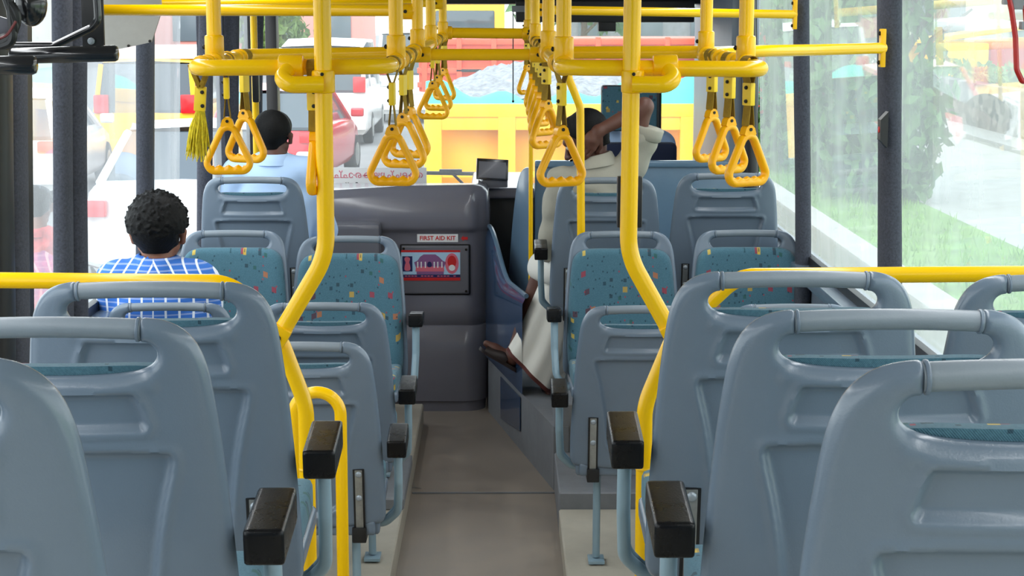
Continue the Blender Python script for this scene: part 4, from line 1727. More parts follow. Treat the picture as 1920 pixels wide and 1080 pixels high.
def sitter(name_label, hc, sc, shirt_mat, hs=1.0, turn=0.0, hairargs=None, skin=M_skin, sh_w=.17, sh_dz=-.245, dy=-.03, elb=.045):
    """seated person seen from behind; hc head centre in the bus, sh_w half width of the shoulder joints"""
    root = thing('person', name_label, 'person', (hc.x, hc.y, hc.z))
    Rm = Matrix.Rotation(turn, 3, 'Z')
    sx_, sz = sh_w, sh_dz
    body = head_prims((0, 0, 0), Rm, hs)
    body += [('c', (0, -.022, -.04), (0, dy - .012, -.19), .052 * hs, .058),
             ('c', (-sx_ * .75, dy, sz + .005), (sx_ * .75, dy, sz + .005), .062, .062),
             ('e', (0, dy, sz - .17), (.155, .10, .24)), ('e', (0, dy + .01, sz - .40), (.15, .105, .17))]
    for s in (-1, 1):
        sh = (s * sx_, dy, sz); el = (s * (sx_ + elb), dy + .07, sz - .28); wr = (s * .12, dy + .32, sz - .33)
        hip = (s * .09, dy + .02, sz - .47); kn = (s * .12, dy + .45, sz - .46); an = (s * .12, dy + .47, sz - .86)
        body += [('c', sh, el, .047, .038), ('c', el, wr, .037, .026),
                 ('c', hip, kn, .072, .052), ('c', kn, an, .052, .034), ('c', (an[0], an[1] - .03, an[2] - .05), (an[0], an[1] + .15, an[2] - .06), .032, .026)]
        body += hand_prims(wr, (-s * .25, .9, -.3), (0, -.25, -1), 1, .3, thumb=-s)
    solid('body', body, skin, root, .0062, k=.018)
    eyes(root, (0, 0, 0), Rm, hs)
    hair(root, V((0, 0, 0)), Rm, hs, **(hairargs or {}))
    cl = [('c', (-sx_ * .8, dy, sz + .012), (sx_ * .8, dy, sz + .012), .070, .070, .04),
          ('c', (0, dy - .008, sz + .045), (0, dy - .006, sz + .0), .066, .10, .05),
          ('e', (0, dy - .005, sz - .15), (.178, .122, .25)), ('e', (0, dy + .005, sz - .40), (.172, .125, .19))]
    for s in (-1, 1):
        cl += [('c', (s * sx_, dy, sz), (s * (sx_ + elb), dy + .07, sz - .28), .066, .056), ('c', (s * (sx_ + elb), dy + .07, sz - .28), (s * (sx_ + .02), dy + .14, sz - .30), .054, .05)]
    shirt = solid('shirt', cl, shirt_mat, root, .008, k=.035, wob=.0035, wf=26,
                  cut=lambda X, Y, Z: .060 - np.sqrt(X ** 2 + (Y - dy + .004) ** 2) - np.maximum(0, (sz + .035) - Z) * 3)
    # collar: a folded band round the neck
    m = MB()
    rows = []
    for k in range(29):
        a = PI * .5 + 2 * PI * (.04 + .92 * k / 28)
        ca, sa = math.cos(a), math.sin(a)
        drop_ = .014 * (sa > -.3) * max(0, sa + .3)
        row = []
        for rr_, zz in ((.060, .03), (.058, .068), (.0605, .077), (.068, .074), (.078, .045), (.084, .028), (.080, .026), (.070, .038)):
            row.append(V((ca * rr_ * 1.06, dy - .012 + sa * rr_ * 1.1, sz + .018 + zz - drop_)))
        rows.append(row)
    m.grid([list(r_) for r_ in zip(*rows)] + [[r_[0] for r_ in rows]])
    m.build('collar', shirt_mat, shirt, smooth=60)
    pr = []
    for s in (-1, 1):
        hip = (s * .09, dy + .02, sz - .47); kn = (s * .12, dy + .45, sz - .46); an = (s * .12, dy + .47, sz - .84)
        pr += [('c', hip, kn, .088, .068), ('c', kn, an, .068, .056)]
    solid('trousers', pr, M_trous, root, .012, k=.04, wob=.003, wf=24)
    for s in (-1, 1):
        solid('shoe', [('c', (s * .12, dy + .43, sz - .905), (s * .12, dy + .58, sz - .92), .045, .038), ('c', (s * .12, dy + .58, sz - .92), (s * .12, dy + .65, sz - .925), .038, .03)], M_shoe, root, .009, k=.02)
    return root


hc = at(297, 441, 6.28)
sitter('person with curly black hair in a blue and white striped shirt, seated', hc, 1, M_check, 1.1, hairargs=dict(thick=.020, curly=1.0, top=.004), skin=M_skin, sh_w=.158, sh_dz=-.165, elb=.018)
hc = at(514, 258, 8.12)
sitter('person with short black hair in a plain light blue shirt, seated far left', hc, 1, M_blue, 1.0, hairargs=dict(thick=.009), skin=M_skin2, turn=R(-12), sh_w=.175, sh_dz=-.165)
hc = at(1192, 205, 9.80)
sitter('driver hidden behind the teal headrest, only pale shirt shoulders showing', hc, 1, M_blue, 1.0, hairargs=dict(thick=.009), skin=M_skin2, sh_w=.155, sh_dz=-.19)

# the man in beige: leaning on his raised right arm, one leg out into the aisle
W = lambda x, y, Y: at(x, y, Y)
root = thing('person', 'person in beige shirt and white wrap, one arm raised across the face, sandalled foot out', 'person', (0, 0, 0))
hc = W(1101, 264, 8.10)
HS = 1.1
fwd = V((-.80, .30, -.42)).normalized()
up = V((-.28, .05, .93)); up = (up - fwd * up.dot(fwd)).normalized()
rt = fwd.cross(up)
Rm = Matrix((rt, fwd, up)).transposed()
shR, shL = W(1174, 326, 8.08), W(1053, 342, 8.05)
elR, wrR = W(1208, 200, 8.05), W(1122, 246, 8.00)
elL, wrL = W(1030, 470, 8.10), V((.40, 8.42, .93))
nk = W(1116, 311, 8.08)
hipR, hipL = V((.53, 8.02, .96)), V((.36, 8.02, .96))
knL = W(1020, 500, 8.42); anL = W(962, 668, 8.42)
knR = V((.50, 8.44, .92)); anR = W(1034, 722, 8.36)
hd = head_prims(hc, Rm, HS)
hd2 = [('c', P3(hc + Rm @ V((0, -.03, -.045))), P3(nk), .046, .050),
       ('c', P3(shL + V((.03, 0, 0))), P3(shR - V((.03, 0, 0))), .06, .06),
       ('e', P3((shL + shR) / 2 + V((0, 0, -.18))), (.14, .10, .22)), ('e', (.45, 8.03, 1.02), (.15, .11, .17)),
       ('c', P3(shR), P3(elR), .048, .040), ('c', P3(elR), P3(wrR), .041, .027),
       ('c', P3(shL), P3(elL), .048, .038), ('c', P3(elL), P3(wrL), .037, .026),
       ('c', P3(hipR), P3(knR), .075, .055), ('c', P3(hipL), P3(knL), .075, .055),
       ('c', P3(knL), P3(anL), .052, .034), ('c', P3(knR), P3(anR), .052, .034)]
footL = [('c', P3(anL + V((.0, 0, -.015))), P3(anL + V((-.09, .01, .035))), .031, .026), ('c', P3(anL + V((-.09, .01, .035))), P3(anL + V((-.13, .01, .062))), .024, .016)]
footR = [('c', P3(anR + V((0, -.02, -.04))), P3(anR + V((-.04, .14, -.055))), .03, .022)]
hnd = hand_prims(wrR, (W(1092, 288, 7.99) - wrR), V((-.2, .9, 0)), 1.05, .25, thumb=1)
hndL = hand_prims(wrL, (.1, .9, -.3), (0, 0, -1), 1.0, .3, thumb=1)
solid('body', hd + hd2 + footL + footR + hnd + hndL, M_skin2, root, .0062, k=.018)
eyes(root, hc, Rm, HS)
hair(root, hc, Rm, HS, thick=.011)
solid('moustache', [('c', P3(hc + Rm @ V((-.026, .104, -.050))), P3(hc + Rm @ V((.026, .104, -.050))), .0055, .0055)], M_hair, root, .003, k=.01)
cf = W(1216, 246, 8.05)
sh = solid('shirt', [('c', P3(shL + V((.02, 0, .0))), P3(shR - V((.02, 0, .0))), .072, .072, .04), ('c', P3(nk + V((0, 0, -.015))), P3(nk + V((0, 0, -.08))), .07, .10, .05),
                     ('e', P3((shL + shR) / 2 + V((0, 0, -.18))), (.175, .125, .25)), ('e', (.45, 8.03, 1.02), (.18, .13, .19)),
                     ('c', P3(shR), P3(cf + V((-.005, 0, -.01))), .078, .060), ('c', P3(shL), P3(elL), .070, .058)], M_beige, root, .0075, k=.035, wob=.006, wf=30,
           cut=lambda X, Y, Z: np.maximum(.054 - np.sqrt((X - nk.x) ** 2 + (Y - nk.y) ** 2) - np.maximum(0, nk.z - .02 - Z) * 3, Z - (cf.z + .02)))
m = MB()
ax_ = (elR - shR).normalized()
m.tube([cf - ax_ * .040, cf - ax_ * .034, cf - ax_ * .01, cf + ax_ * .014, cf + ax_ * .020, cf + ax_ * .015], [.058, .067, .068, .070, .066, .05], 24, cap=True)
m.build('rolled_cuff', M_beige, sh, smooth=60)
m = MB()
ax_ = (elL - shL).normalized()
m.tube([elL - ax_ * .03, elL - ax_ * .02, elL + ax_ * .025, elL + ax_ * .03], [.056, .064, .060, .05], 20, cap=True)
m.build('rolled_cuff', M_beige, sh, smooth=60)
m = MB()
rows = []
for k in range(29):
    a = 2 * PI * (.03 + .94 * k / 28) + PI * .75
    ca, sa = math.cos(a), math.sin(a)
    rows.append([V((nk.x + ca * r__ * 1.08, nk.y + sa * r__ * 1.1, nk.z + zz + .022 + .016 * ca)) for r__, zz in ((.060, -.02), (.058, .022), (.062, .032), (.072, .028), (.092, -.012), (.094, -.022), (.085, -.02))])
m.grid([list(r_) for r_ in zip(*rows)] + [[r_[0] for r_ in rows]])
m.build('collar', M_beige, sh, smooth=60)
# wrap over the crossed leg with a brown hem
Lp = [(1050, 462), (1024, 490), (999, 552), (974, 612), (950, 655)]
Rp = [(1110, 500), (1080, 560), (1070, 620), (1058, 690), (1043, 745)]


def interp(pts, t_):
    f_ = t_ * (len(pts) - 1)
    i = min(int(f_), len(pts) - 2)
    f_ -= i
    return (pts[i][0] * (1 - f_) + pts[i + 1][0] * f_, pts[i][1] * (1 - f_) + pts[i + 1][1] * f_)


def wrap_rows(t0, t1, n, grow=0.0):
    out = []
    for i in range(n):
        t_ = t0 + (t1 - t0) * i / (n - 1)
        L_, R_ = W(*interp(Lp, t_), 8.40), W(*interp(Rp, t_), 8.34)
        c_ = (L_ + R_) / 2
        u_ = (R_ - L_) / 2
        row = []
        for k in range(60):
            a = 2 * PI * k / 60
            fold = 1 + (.07 * math.sin(5 * a + 2 * t_) + .05 * math.sin(9 * a + 4 * t_)) * (.3 + t_) + grow
            row.append(c_ + u_ * math.cos(a) * fold + V((0, 1, 0)) * math.sin(a) * (.10 + .03 * t_) * fold)
        out.append(row)
    return out


m = MB()
m.grid(wrap_rows(0, .975, 26), True)
wr_ = m.build('white_wrap', M_dhoti, root, smooth=70)
m = MB()
m.grid(wrap_rows(.965, 1.0, 4, .012), True)
m.build('brown_hem', M_hem, wr_, smooth=70)
solid('wrap_seat', [('c', P3(hipR), P3(knR), .11, .085), ('c', P3(hipL), P3(knL), .11, .08), ('c', P3(hipL), P3(hipR), .12, .12), ('c', P3(knR), P3(anR + V((0, 0, .10))), .09, .085)], M_dhoti, root, .010, k=.05, wob=.005, wf=24)
for an_, d_, nm in ((anL, V((-.13, .01, .078)), 'sandal'), (anR, V((-.04, .16, -.012)), 'sandal')):
    d1 = d_.normalized()
    base_ = an_ + V((-.012, 0, -.045)) if an_ is anL else an_ + V((0, -.02, -.068))
    m = MB()
    upv = V((0, 0, 1)); upv = (upv - d1 * upv.dot(d1)).normalized()
    sdv = d1.cross(upv)
    shape = chaikin([(-.055, -.028), (-.055, .028), (.03, .030), (.13, .040), (.175, .018), (.175, -.018), (.13, -.040), (.03, -.030)], 2)
    m.prism(shape, lambda u, v, d: base_ + d1 * u + sdv * v + upv * d, -.012, .006)
    s_ = m.build('sandal', M_shoe, root, smooth=40)
    m = MB()
    rows = []
    for i in range(12):
        u0 = .028 + .118 * i / 11
        hg = .058 - .030 * (i / 11) ** 1.3
        wd = .036 + .004 * math.sin(PI * i / 11)
        rows.append([base_ + d1 * u0 + sdv * (math.cos(a) * wd) + upv * (math.sin(a) * hg + .002) for a in np.linspace(0, PI, 15)])
    m.grid(rows)
    m.build('sandal_upper', M_shoe, s_, smooth=60)
    m = MB()
    m.tube([base_ + d1 * (-.048 + .055 * abs(math.cos(a))) + sdv * (math.cos(a) * .036) + upv * .045 for a in np.linspace(0, PI, 11)], .006, 8, flat=1.5)
    m.build('heel_strap', M_shoe, s_)
t = thing('wiper', 'black windscreen wiper arm lying level above the console, left of the flip screen', 'wiper')
m = MB()
a, b = at(796, 325, 10.74), at(892, 327, 10.74)
m.tube([V((a.x - .35, 10.76, a.z - .02)), V((a.x, 10.77, a.z)), V((b.x + .05, 10.77, b.z))], .012, 8)
m.build('blade', M_black, t)
m = MB()
c_ = at(845, 322, 10.77)
m.box((c_.x, 10.78, c_.z), (.14, .03, .03), .006)
m.tube([c_, V((c_.x + .10, 10.80, 1.04))], .009, 8)
m.build('arm', M_black, t)
# ================================================================ outside
GZ = -.5
M_road = mat('asphalt', srgb(120, 120, 120), .9, vary=.1, vscale=1.5, bump=.4, bscale=60)
M_grass = mat('grass_ground', srgb(108, 150, 62), .95, vary=.35, vscale=2.2)
M_blade = mat('grass_blade', srgb(125, 170, 70), .8, vary=.3, vscale=1.2)
M_conc = mat('pale_concrete', srgb(176, 176, 170), .85, vary=.12, vscale=2.5)
M_leaf = mat('leaf_green', srgb(82, 122, 62), .7, vary=.4, vscale=1.1)
M_leaf2 = mat('pale_leaf_green', srgb(122, 150, 82), .7, vary=.35, vscale=1.1)
M_bark = mat('bark', srgb(96, 84, 70), .9, vary=.3, vscale=6)
M_cwhite = mat('white_car_paint', srgb(236, 236, 234), .25, coat=.5)
M_cred = mat('red_car_paint', srgb(200, 20, 40), .25, coat=.5)
M_cyel = mat('yellow_truck_paint', srgb(255, 190, 0), .45, vary=.05, vscale=3)
M_cor = mat('orange_red_paint', srgb(226, 84, 50), .5, vary=.12, vscale=2)
M_cglass = mat('dark_car_glass', (.05, .07, .085), .08, coat=.4)
M_lampr = mat('red_lamp_lens', srgb(215, 20, 30), .2, coat=.4)
M_tyre = mat('tyre', (.02, .02, .02), .8)
M_tarp = mat('turquoise_tarp', srgb(70, 195, 175), .6, vary=.08, vscale=3)
M_rubble = mat('grey_rubble', srgb(128, 130, 134), .95, vary=.45, vscale=14, bump=1.0, bscale=30)
M_build = mat('pale_render', srgb(205, 200, 190), .85, vary=.08, vscale=.5)
M_bwin = mat('building_window', (.12, .15, .17), .2)
M_stone = None


def stone():
    m = mat('stone_wall', srgb(110, 105, 98), .95)
    nt = m.node_tree; N, L = nt.nodes, nt.links
    tc = N.new('ShaderNodeTexCoord')
    mp = N.new('ShaderNodeMapping'); mp.inputs['Scale'].default_value = (1, 1, 1.6)
    L.new(tc.outputs['Object'], mp.inputs[0])
    v = N.new('ShaderNodeTexVoronoi'); v.inputs['Scale'].default_value = 3.2
    L.new(mp.outputs[0], v.inputs['Vector'])
    cr = N.new('ShaderNodeValToRGB')
    cr.color_ramp.elements[0].color = (*srgb(70, 66, 62), 1); cr.color_ramp.elements[1].color = (*srgb(165, 158, 148), 1)
    sp = N.new('ShaderNodeSeparateColor'); L.new(v.outputs['Color'], sp.inputs[0]); L.new(sp.outputs[0], cr.inputs[0])
    L.new(cr.outputs[0], N['Principled BSDF'].inputs['Base Color'])
    return m


M_stone = stone()


def sbox(name, x0, x1, y0, y1, z0, z1, m, **k):
    b = MB()
    b.box(((x0 + x1) / 2, (y0 + y1) / 2, (z0 + z1) / 2), (x1 - x0, y1 - y0, z1 - z0), k.get('bev', 0))
    o = b.build(name, m, smooth=0)
    return o


struct(sbox('road', -60, 3.30, -30, 160, GZ - .2, GZ, M_road))
struct(sbox('road', 5.6, 9.6, -30, 160, GZ - .2, GZ - .02, M_conc))
struct(sbox('ground', 2.9, 5.7, -30, 160, GZ - .25, GZ + .01, M_grass))
struct(sbox('pavement', 9.4, 10.2, -30, 160, GZ - .2, GZ + .08, M_conc))
struct(sbox('ground', 10.1, 120, -30, 200, GZ - .25, GZ + .04, M_grass))
tag(sbox('kerb_barrier', 3.28, 3.60, -5, 70, GZ - .1, -.14, M_conc, bev=.03), 'pale concrete kerb barrier running diagonally beyond the right windows', 'kerb')
tag(sbox('stone_wall', 10.15, 10.55, 2, 46, GZ, .50, M_stone, bev=.02), 'grey stone boundary wall beyond the far carriageway on the right', 'wall')
# grass
rr = random.Random(11)
m = MB()
for i in range(7500):
    y = 5 + 25 * rr.random() ** 1.2
    x = rr.choice((rr.uniform(3.62, 5.55), rr.uniform(2.3, 3.25)) if i % 4 else (rr.uniform(3.62, 5.55),))
    if x < 3.3:
        x = rr.uniform(2.92, 3.25)
    h_ = rr.uniform(.05, .17)
    a = rr.uniform(0, PI)
    dx, dy = math.cos(a) * .012, math.sin(a) * .012
    lx, ly = rr.uniform(-.05, .05), rr.uniform(-.05, .05)
    z = GZ
    m.add([(x - dx, y - dy, z), (x + dx, y + dy, z), (x + lx * .5 + dx * .6, y + ly * .5 + dy * .6, z + h_ * .6), (x + lx, y + ly, z + h_)], [(0, 1, 2), (0, 2, 3)])
o = m.build('roadside_grass', M_blade, smooth=0, fixn=False)
o['kind'] = 'stuff'
tag(o, 'bright green grass on the verge beside the concrete kerb', 'grass')


def leaves(m, c, s, n, size, rr):
    for i in range(n):
        d = V((rr.gauss(0, 1), rr.gauss(0, 1), rr.gauss(0, 1))).normalized() * (rr.random() ** .35)
        k = 1 + .35 * noise.noise(V((d.x * 1.7 + c[0], d.y * 1.7 + c[1], d.z * 1.7)))
        p = V(c) + V((d.x * s[0], d.y * s[1], d.z * s[2])) * k
        q = Euler((rr.uniform(0, 6), rr.uniform(0, 6), rr.uniform(0, 6))).to_matrix()
        z_ = size * rr.uniform(.6, 1.3)
        m.add([p + q @ V((-z_, 0, 0)), p + q @ V((0, -z_ * .5, z_ * .1)), p + q @ V((z_, 0, 0)), p + q @ V((0, z_ * .5, z_ * .1))], [(0, 1, 2, 3)])


def tree(label, x, y, hgt, spread, m_=None, n=2600, size=.13, seed=1, low=.25, group=None):
    rr = random.Random(seed)
    t = thing('roadside_tree', label, 'tree', (x, y, GZ), 0, group)
    m = MB()
    m.tube([(0, 0, -.1), (.08, .05, hgt * .3), (.0, .1, hgt * .55), (.1, 0, hgt * .8)], [.16, .12, .09, .04], 8)
    for k in range(5):
        a = rr.uniform(0, 2 * PI)
        m.tube([(0, 0, hgt * (.25 + .08 * k)), (math.cos(a) * spread * .35, math.sin(a) * spread * .35, hgt * (.42 + .08 * k)), (math.cos(a) * spread * .7, math.sin(a) * spread * .7, hgt * (.5 + .09 * k))], [.06, .04, .015], 6)
    m.build('trunk', M_bark, t)
    m = MB()
    for k in range(9):
        a = rr.uniform(0, 2 * PI); q = rr.uniform(.1, .75)
        zc = hgt * rr.uniform(low, .88)
        leaves(m, (math.cos(a) * spread * q, math.sin(a) * spread * q, zc), (spread * .5, spread * .5, hgt * .17), n // 9, size, rr)
    m.build('foliage', m_ or M_leaf, t, smooth=0, fixn=False)
    return t


tg = 'trees beyond the verge on the right'
tree('leafy green tree seen through the pane between the two right pillars', 5.4, 24.5, 5.2, 1.5, seed=2, n=4200, low=.06)
tree('green tree rising behind the farther right pillar', 5.2, 29, 6.0, 1.8, seed=3, n=4200, low=.06)
tree('pale green tree at the left end of the right window strip', 5.6, 35, 7, 2.3, M_leaf2, seed=4, n=4200, low=.05)
tree('far green tree beyond the stone wall at the upper right', 17, 38, 3.2, 3.2, seed=5, n=3000, size=.2, low=.2)
tree('small bushy tree beyond the stone wall near the red hammer', 16, 27, 2.8, 2.2, M_leaf2, seed=6, n=2600, size=.16, low=.15)
t = thing('hedge', 'low green creeper hedge along the top of the stone wall', 'hedge', (0, 0, 0))
m = MB()
rr = random.Random(9)
for k in range(46):
    leaves(m, (10.6 + rr.uniform(-.15, .3), 6 + k * .85, .55 + rr.uniform(-.05, .12)), (.45, .6, .26), 90, .09, rr)
m.build('foliage', M_leaf2, t, smooth=0, fixn=False)
t = thing('hedge', 'low bushes at the foot of the leafy trees on the verge', 'hedge', (0, 0, 0))
m = MB()
for k in range(16):
    leaves(m, (4.9 + rr.uniform(-.4, .4), 25.5 + k * .9, GZ + .35), (.6, .7, .55), 130, .09, rr)
m.build('foliage', M_leaf, t, smooth=0, fixn=False)


def car(name, label, x, yrear, L, Wd, H, paint, yaw=0, kind='sedan', cat='car'):
    t = thing(name, label, cat, (x, yrear + L / 2, GZ), yaw)
    hw = Wd / 2
    r = -L / 2
    if kind == 'sedan':
        belt = [(0, .62, .55), (.02, .86, .9), (.10, .96, .97), (.24, .99, 1), (.5, .95, 1), (.74, .90, 1), (.90, .78, .95), (.985, .62, .85), (1, .45, .7)]
        gh = [(.17, .97, .97, .80), (.30, .97, 1.42, .70), (.42, .95, 1.47, .72), (.56, .93, 1.44, .72), (.72, .91, .93, .82)]
    elif kind == 'hatch':
        belt = [(0, .60, .75), (.015, .88, .93), (.06, .95, .98), (.3, .95, 1), (.55, .93, 1), (.76, .90, 1), (.92, .76, .94), (.99, .6, .8), (1, .45, .7)]
        gh = [(.015, .93, .96, .86), (.10, .95, 1.42, .74), (.3, .95, 1.50, .74), (.50, .93, 1.46, .73), (.74, .90, .93, .82)]
    else:
        belt = [(0, .80, .88), (.01, 1.0, .96), (.06, 1.02, .99), (.3, 1.02, 1), (.6, 1.02, 1), (.82, .98, 1), (.95, .82, .95), (.99, .66, .85), (1, .5, .75)]
        gh = [(.008, 1.0, 1.04, .93), (.05, 1.0, 1.80, .82), (.3, 1.0, 1.92, .82), (.66, 1.0, 1.88, .80), (.86, .98, 1.0, .86)]
    sc_ = H / {'sedan': 1.47, 'hatch': 1.50, 'van': 1.92}[kind]
    m = MB()
    rows = []
    for f_, zb, wf_ in belt:
        y = r + f_ * L
        w_ = hw * wf_
        zb = zb * sc_
        zl = .22 + (.12 if f_ in (0, 1) else 0)
        rows.append([V((-w_ * .9, y, zl)), V((-w_, y, zl + .12)), V((-w_ * 1.0, y, (zl + zb) / 2 + .05)), V((-w_ * .985, y, zb - .06)), V((-w_ * .92, y, zb)),
                     V((0, y, zb + .015)), V((w_ * .92, y, zb)), V((w_ * .985, y, zb - .06)), V((w_, y, (zl + zb) / 2 + .05)), V((w_, y, zl + .12)), V((w_ * .9, y, zl))])
    m.grid([r_[::-1] for r_ in rows], True)
    m.f.append(tuple(range(11)))
    m.f.append(tuple(len(m.v) - 11 + i for i in range(11)))
    m.build('body', paint, t, smooth=50)
    m = MB()
    rows = []
    for f_, z0, z1, wt in gh:
        y = r + f_ * L
        z0 *= sc_; z1 *= sc_
        rows.append([V((-hw * .90, y, z0 - .03)), V((-hw * wt, y, z1 - .02)), V((hw * wt, y, z1 - .02)), V((hw * .90, y, z0 - .03))])
    m.grid(rows)
    for e in (0, len(rows) - 1):
        m.add(rows[e], [(0, 1, 2, 3)])
    m.build('windows', M_cglass, t, smooth=0)
    m = MB()
    ys = [(f_, z1 * sc_, wt) for f_, z0, z1, wt in gh[1:-1]]
    rows = []
    for f_, z1, wt in ys:
        y = r + f_ * L
        rows.append([V((-hw * wt * 1.03, y, z1 - .06)), V((-hw * wt * .98, y, z1)), V((0, y, z1 + .03)), V((hw * wt * .98, y, z1)), V((hw * wt * 1.03, y, z1 - .06))])
    m.grid(rows)
    for s in (-1, 1):
        for i in range(len(gh)):
            f_, z0, z1, wt = gh[i]
            if i in (0, len(gh) - 1):
                j = 1 if i == 0 else len(gh) - 2
                g2 = gh[j]
                m.tube([(s * hw * .91, r + f_ * L, z0 * sc_ - .02), (s * hw * g2[3] * 1.01, r + g2[0] * L, g2[2] * sc_ - .03)], .045, 6)
        fm = (gh[1][0] + gh[-2][0]) / 2
        m.tube([(s * hw * .92, r + fm * L, .95 * sc_), (s * hw * .76, r + fm * L, gh[2][2] * sc_ - .03)], .03, 6)
    m.build('roof', paint, t, smooth=50)
    for s in (-1, 1):
        zl_ = (.80 if kind != 'van' else 1.12) * sc_
        m = MB()
        m.box((s * hw * .80, r + .03, zl_), (.24, .10, .16 if kind != 'van' else .30), .03)
        m.build('tail_lamp', M_lampr, t)
        m = MB()
        m.box((s * (hw + .09), r + L * .70, 1.0 * sc_), (.20, .09, .14), .04, seg=3)
        m.build('side_mirror', paint, t)
    m = MB()
    m.box((0, r - .03, .42), (Wd * .94, .14, .22), .05)
    m.build('bumper', paint, t)
    m = MB()
    m.box((0, r - .03 if kind == 'hatch' else r - .0, .66 * sc_), (.48, .07, .12), .01)
    m.build('number_plate', M_white, t)
    for s in (-1, 1):
        for f_ in (.19, .82):
            m = MB()
            m.cyl((s * (hw - .18), r + f_ * L, .31), (s * (hw + .005), r + f_ * L, .31), .31, 22, .03)
            w_ = m.build('wheel', M_tyre, t)
            m = MB()
            m.cyl((s * (hw - .05), r + f_ * L, .31), (s * (hw + .012), r + f_ * L, .31), .19, 16, .02)
            m.build('hub_cap', M_steel, w_)
    return t


car('sedan_car', 'white saloon car with red tail lamps outside the left windows, nearest of the cars', -3.05, 16.0, 4.25, 1.70, 1.50, M_cwhite, 0, 'sedan')
car('white_car', 'white car farther left, its red lamp showing by the dark door pillar', -6.75, 23.2, 4.2, 1.7, 1.5, M_cwhite, R(2), 'hatch')
car('red_car', 'bright red hatchback seen from behind through the windscreen beyond the light blue shirt', -3.22, 25.0, 3.9, 1.62, 1.5, M_cred, R(-5), 'hatch')
car('white_van', 'white van with red lamps ahead of the red hatchback', -3.43, 33.5, 4.6, 1.85, 2.0, M_cwhite, 0, 'van', 'van')
car('white_minibus', 'white people carrier to the right of the white van ahead', -1.95, 40.0, 4.6, 1.85, 2.15, M_cwhite, 0, 'van', 'van')
tv = car('yellow_minibus', 'yellow minibus with a white roof beyond the white saloon on the left', -5.75, 28.5, 4.4, 1.75, 1.85, M_cyel, 0, 'van', 'minibus')
m = MB()
m.box((0, .1, 1.86), (1.55, 3.6, .16), .06)
m.build('white_roof_rack', M_cwhite, tv)

# tipper lorry right ahead
TY = 16.2
t = thing('tipper_lorry', 'yellow tipper lorry stopped right in front of the windscreen, loaded with grey rubble', 'lorry', (.54, TY, GZ))
hw = 1.235
m = MB()
m.box((0, 2.32, 1.28), (2 * hw - .06, 4.3, .95), .02)
m.box((0, .0, 1.70), (2 * hw, .14, .12), .02)
m.box((0, .0, 1.585), (2 * hw, .10, .13), .015)
m.box((0, .0, .88), (2 * hw, .14, .16), .02)
m.box((0, .0, 1.11), (2 * hw, .10, .05), .01)
for px in (812, 950, 1085, 1222, 1290):
    m.box(((px - 940) * TY / 3300 - .54, -.0, 1.25), (.16, .13, .84), .015)
m.build('tipper_body', M_cyel, t, smooth=30)
m = MB()
rr = random.Random(4)
rows = []
for i in range(26):
    y = .06 + 4.2 * i / 25
    rows.append([V((-hw * .94 + 2 * hw * .94 * j / 30, y, 1.68 + .34 * math.sin(PI * j / 30) ** .6 * min(1, .35 + i / 8) + .09 * noise.noise(V((j * .5, i * .5, 0))))) for j in range(31)])
m.grid(rows)
m.build('rubble_load', M_rubble, t, smooth=60)
m = MB()
rows = []
for j in range(31):
    x = -hw + 2 * hw * j / 30
    sag = .20 - .15 * math.sin(PI * min(1, j / 24)) ** 1.0 + .05 * math.sin(j * .9)
    rows.append([V((x, -.02, 1.76)), V((x, .0, 1.76 + sag * .5)), V((x, .08, 1.76 + sag)), V((x, .4, 1.72 + sag))])
m.grid(rows)
m.build('tarp_edge', M_tarp, t, smooth=60)
m = MB()
m.box((0, 5.6, 1.02), (2.3, 1.9, 1.25), .12)
m.build('cab', M_cyel, t)
m = MB()
m.box((0, 2.8, .72), (.9, 6.2, .22), .02)
m.build('chassis', M_black, t)
for s in (-1, 1):
    for y in (.9, 2.1, 5.6):
        m = MB()
        m.cyl((s * (hw - .45), y, .5), (s * (hw - .05), y, .5), .5, 24, .05)
        m.build('wheel', M_tyre, t)
    m = MB()
    m.box((s * .95, -.06, .70), (.35, .06, .12), .02)
    m.build('tail_lamp', M_lampr, t)
# orange lorry and others further ahead
t = thing('orange_lorry', 'orange red slatted lorry side beyond the yellow tipper', 'lorry', (1.05, 31, GZ))
m = MB()
m.box((0, 0, 1.65), (4.9, 1.9, .9), .03)
for k in range(4):
    m.box((0, -.97, 1.32 + k * .24), (4.95, .10, .09), .01)
for k in range(9):
    m.box((-2.35 + k * .587, -.99, 1.66), (.09, .10, .92), .01)
m.build('slatted_body', M_cor, t, smooth=30)
m = MB()
for x in (-1.6, -1.0, .8):
    m.box((x, -1.0, 1.56), (.42, .08, .05), .01)
m.build('dark_slots', M_black, t)
m = MB()
m.box((2.95, .0, 1.5), (1.0, 1.8, 1.4), .12)
m.build('cab', M_cor, t)
for x in (2.9, -1.5, 1.3):
    m = MB()
    m.cyl((x, -.9, .45), (x, -.6, .45), .45, 22, .05)
    m.build('wheel', M_tyre, t)
m = MB()
m.box((0, 0, .95), (4.6, 1.2, .3), .02)
m.build('chassis', M_black, t)
t = thing('yellow_lorry', 'yellow lorry cab far ahead at the top of the windscreen', 'lorry', (-1.05, 52, GZ))
m = MB()
m.box((0, 2, 1.75), (2.3, 5, 2.1), .15)
m.build('box_body', M_cyel, t)
m = MB()
m.box((0, -.52, 2.2), (1.7, .06, .6), .05)
m.build('window', M_cglass, t)
for s in (-1, 1):
    m = MB()
    m.cyl((s * .8, .4, .5), (s * 1.12, .4, .5), .5, 20, .05)
    m.build('wheel', M_tyre, t)
t = thing('coloured_lorry', 'yellow and red lorry beyond the stone wall at the upper right', 'lorry', (13.2, 48.5, GZ))
m = MB()
m.box((-1.0, 0, 1.1), (1.7, 2.2, 1.1), .08)
m.build('yellow_body', M_cyel, t)
m = MB()
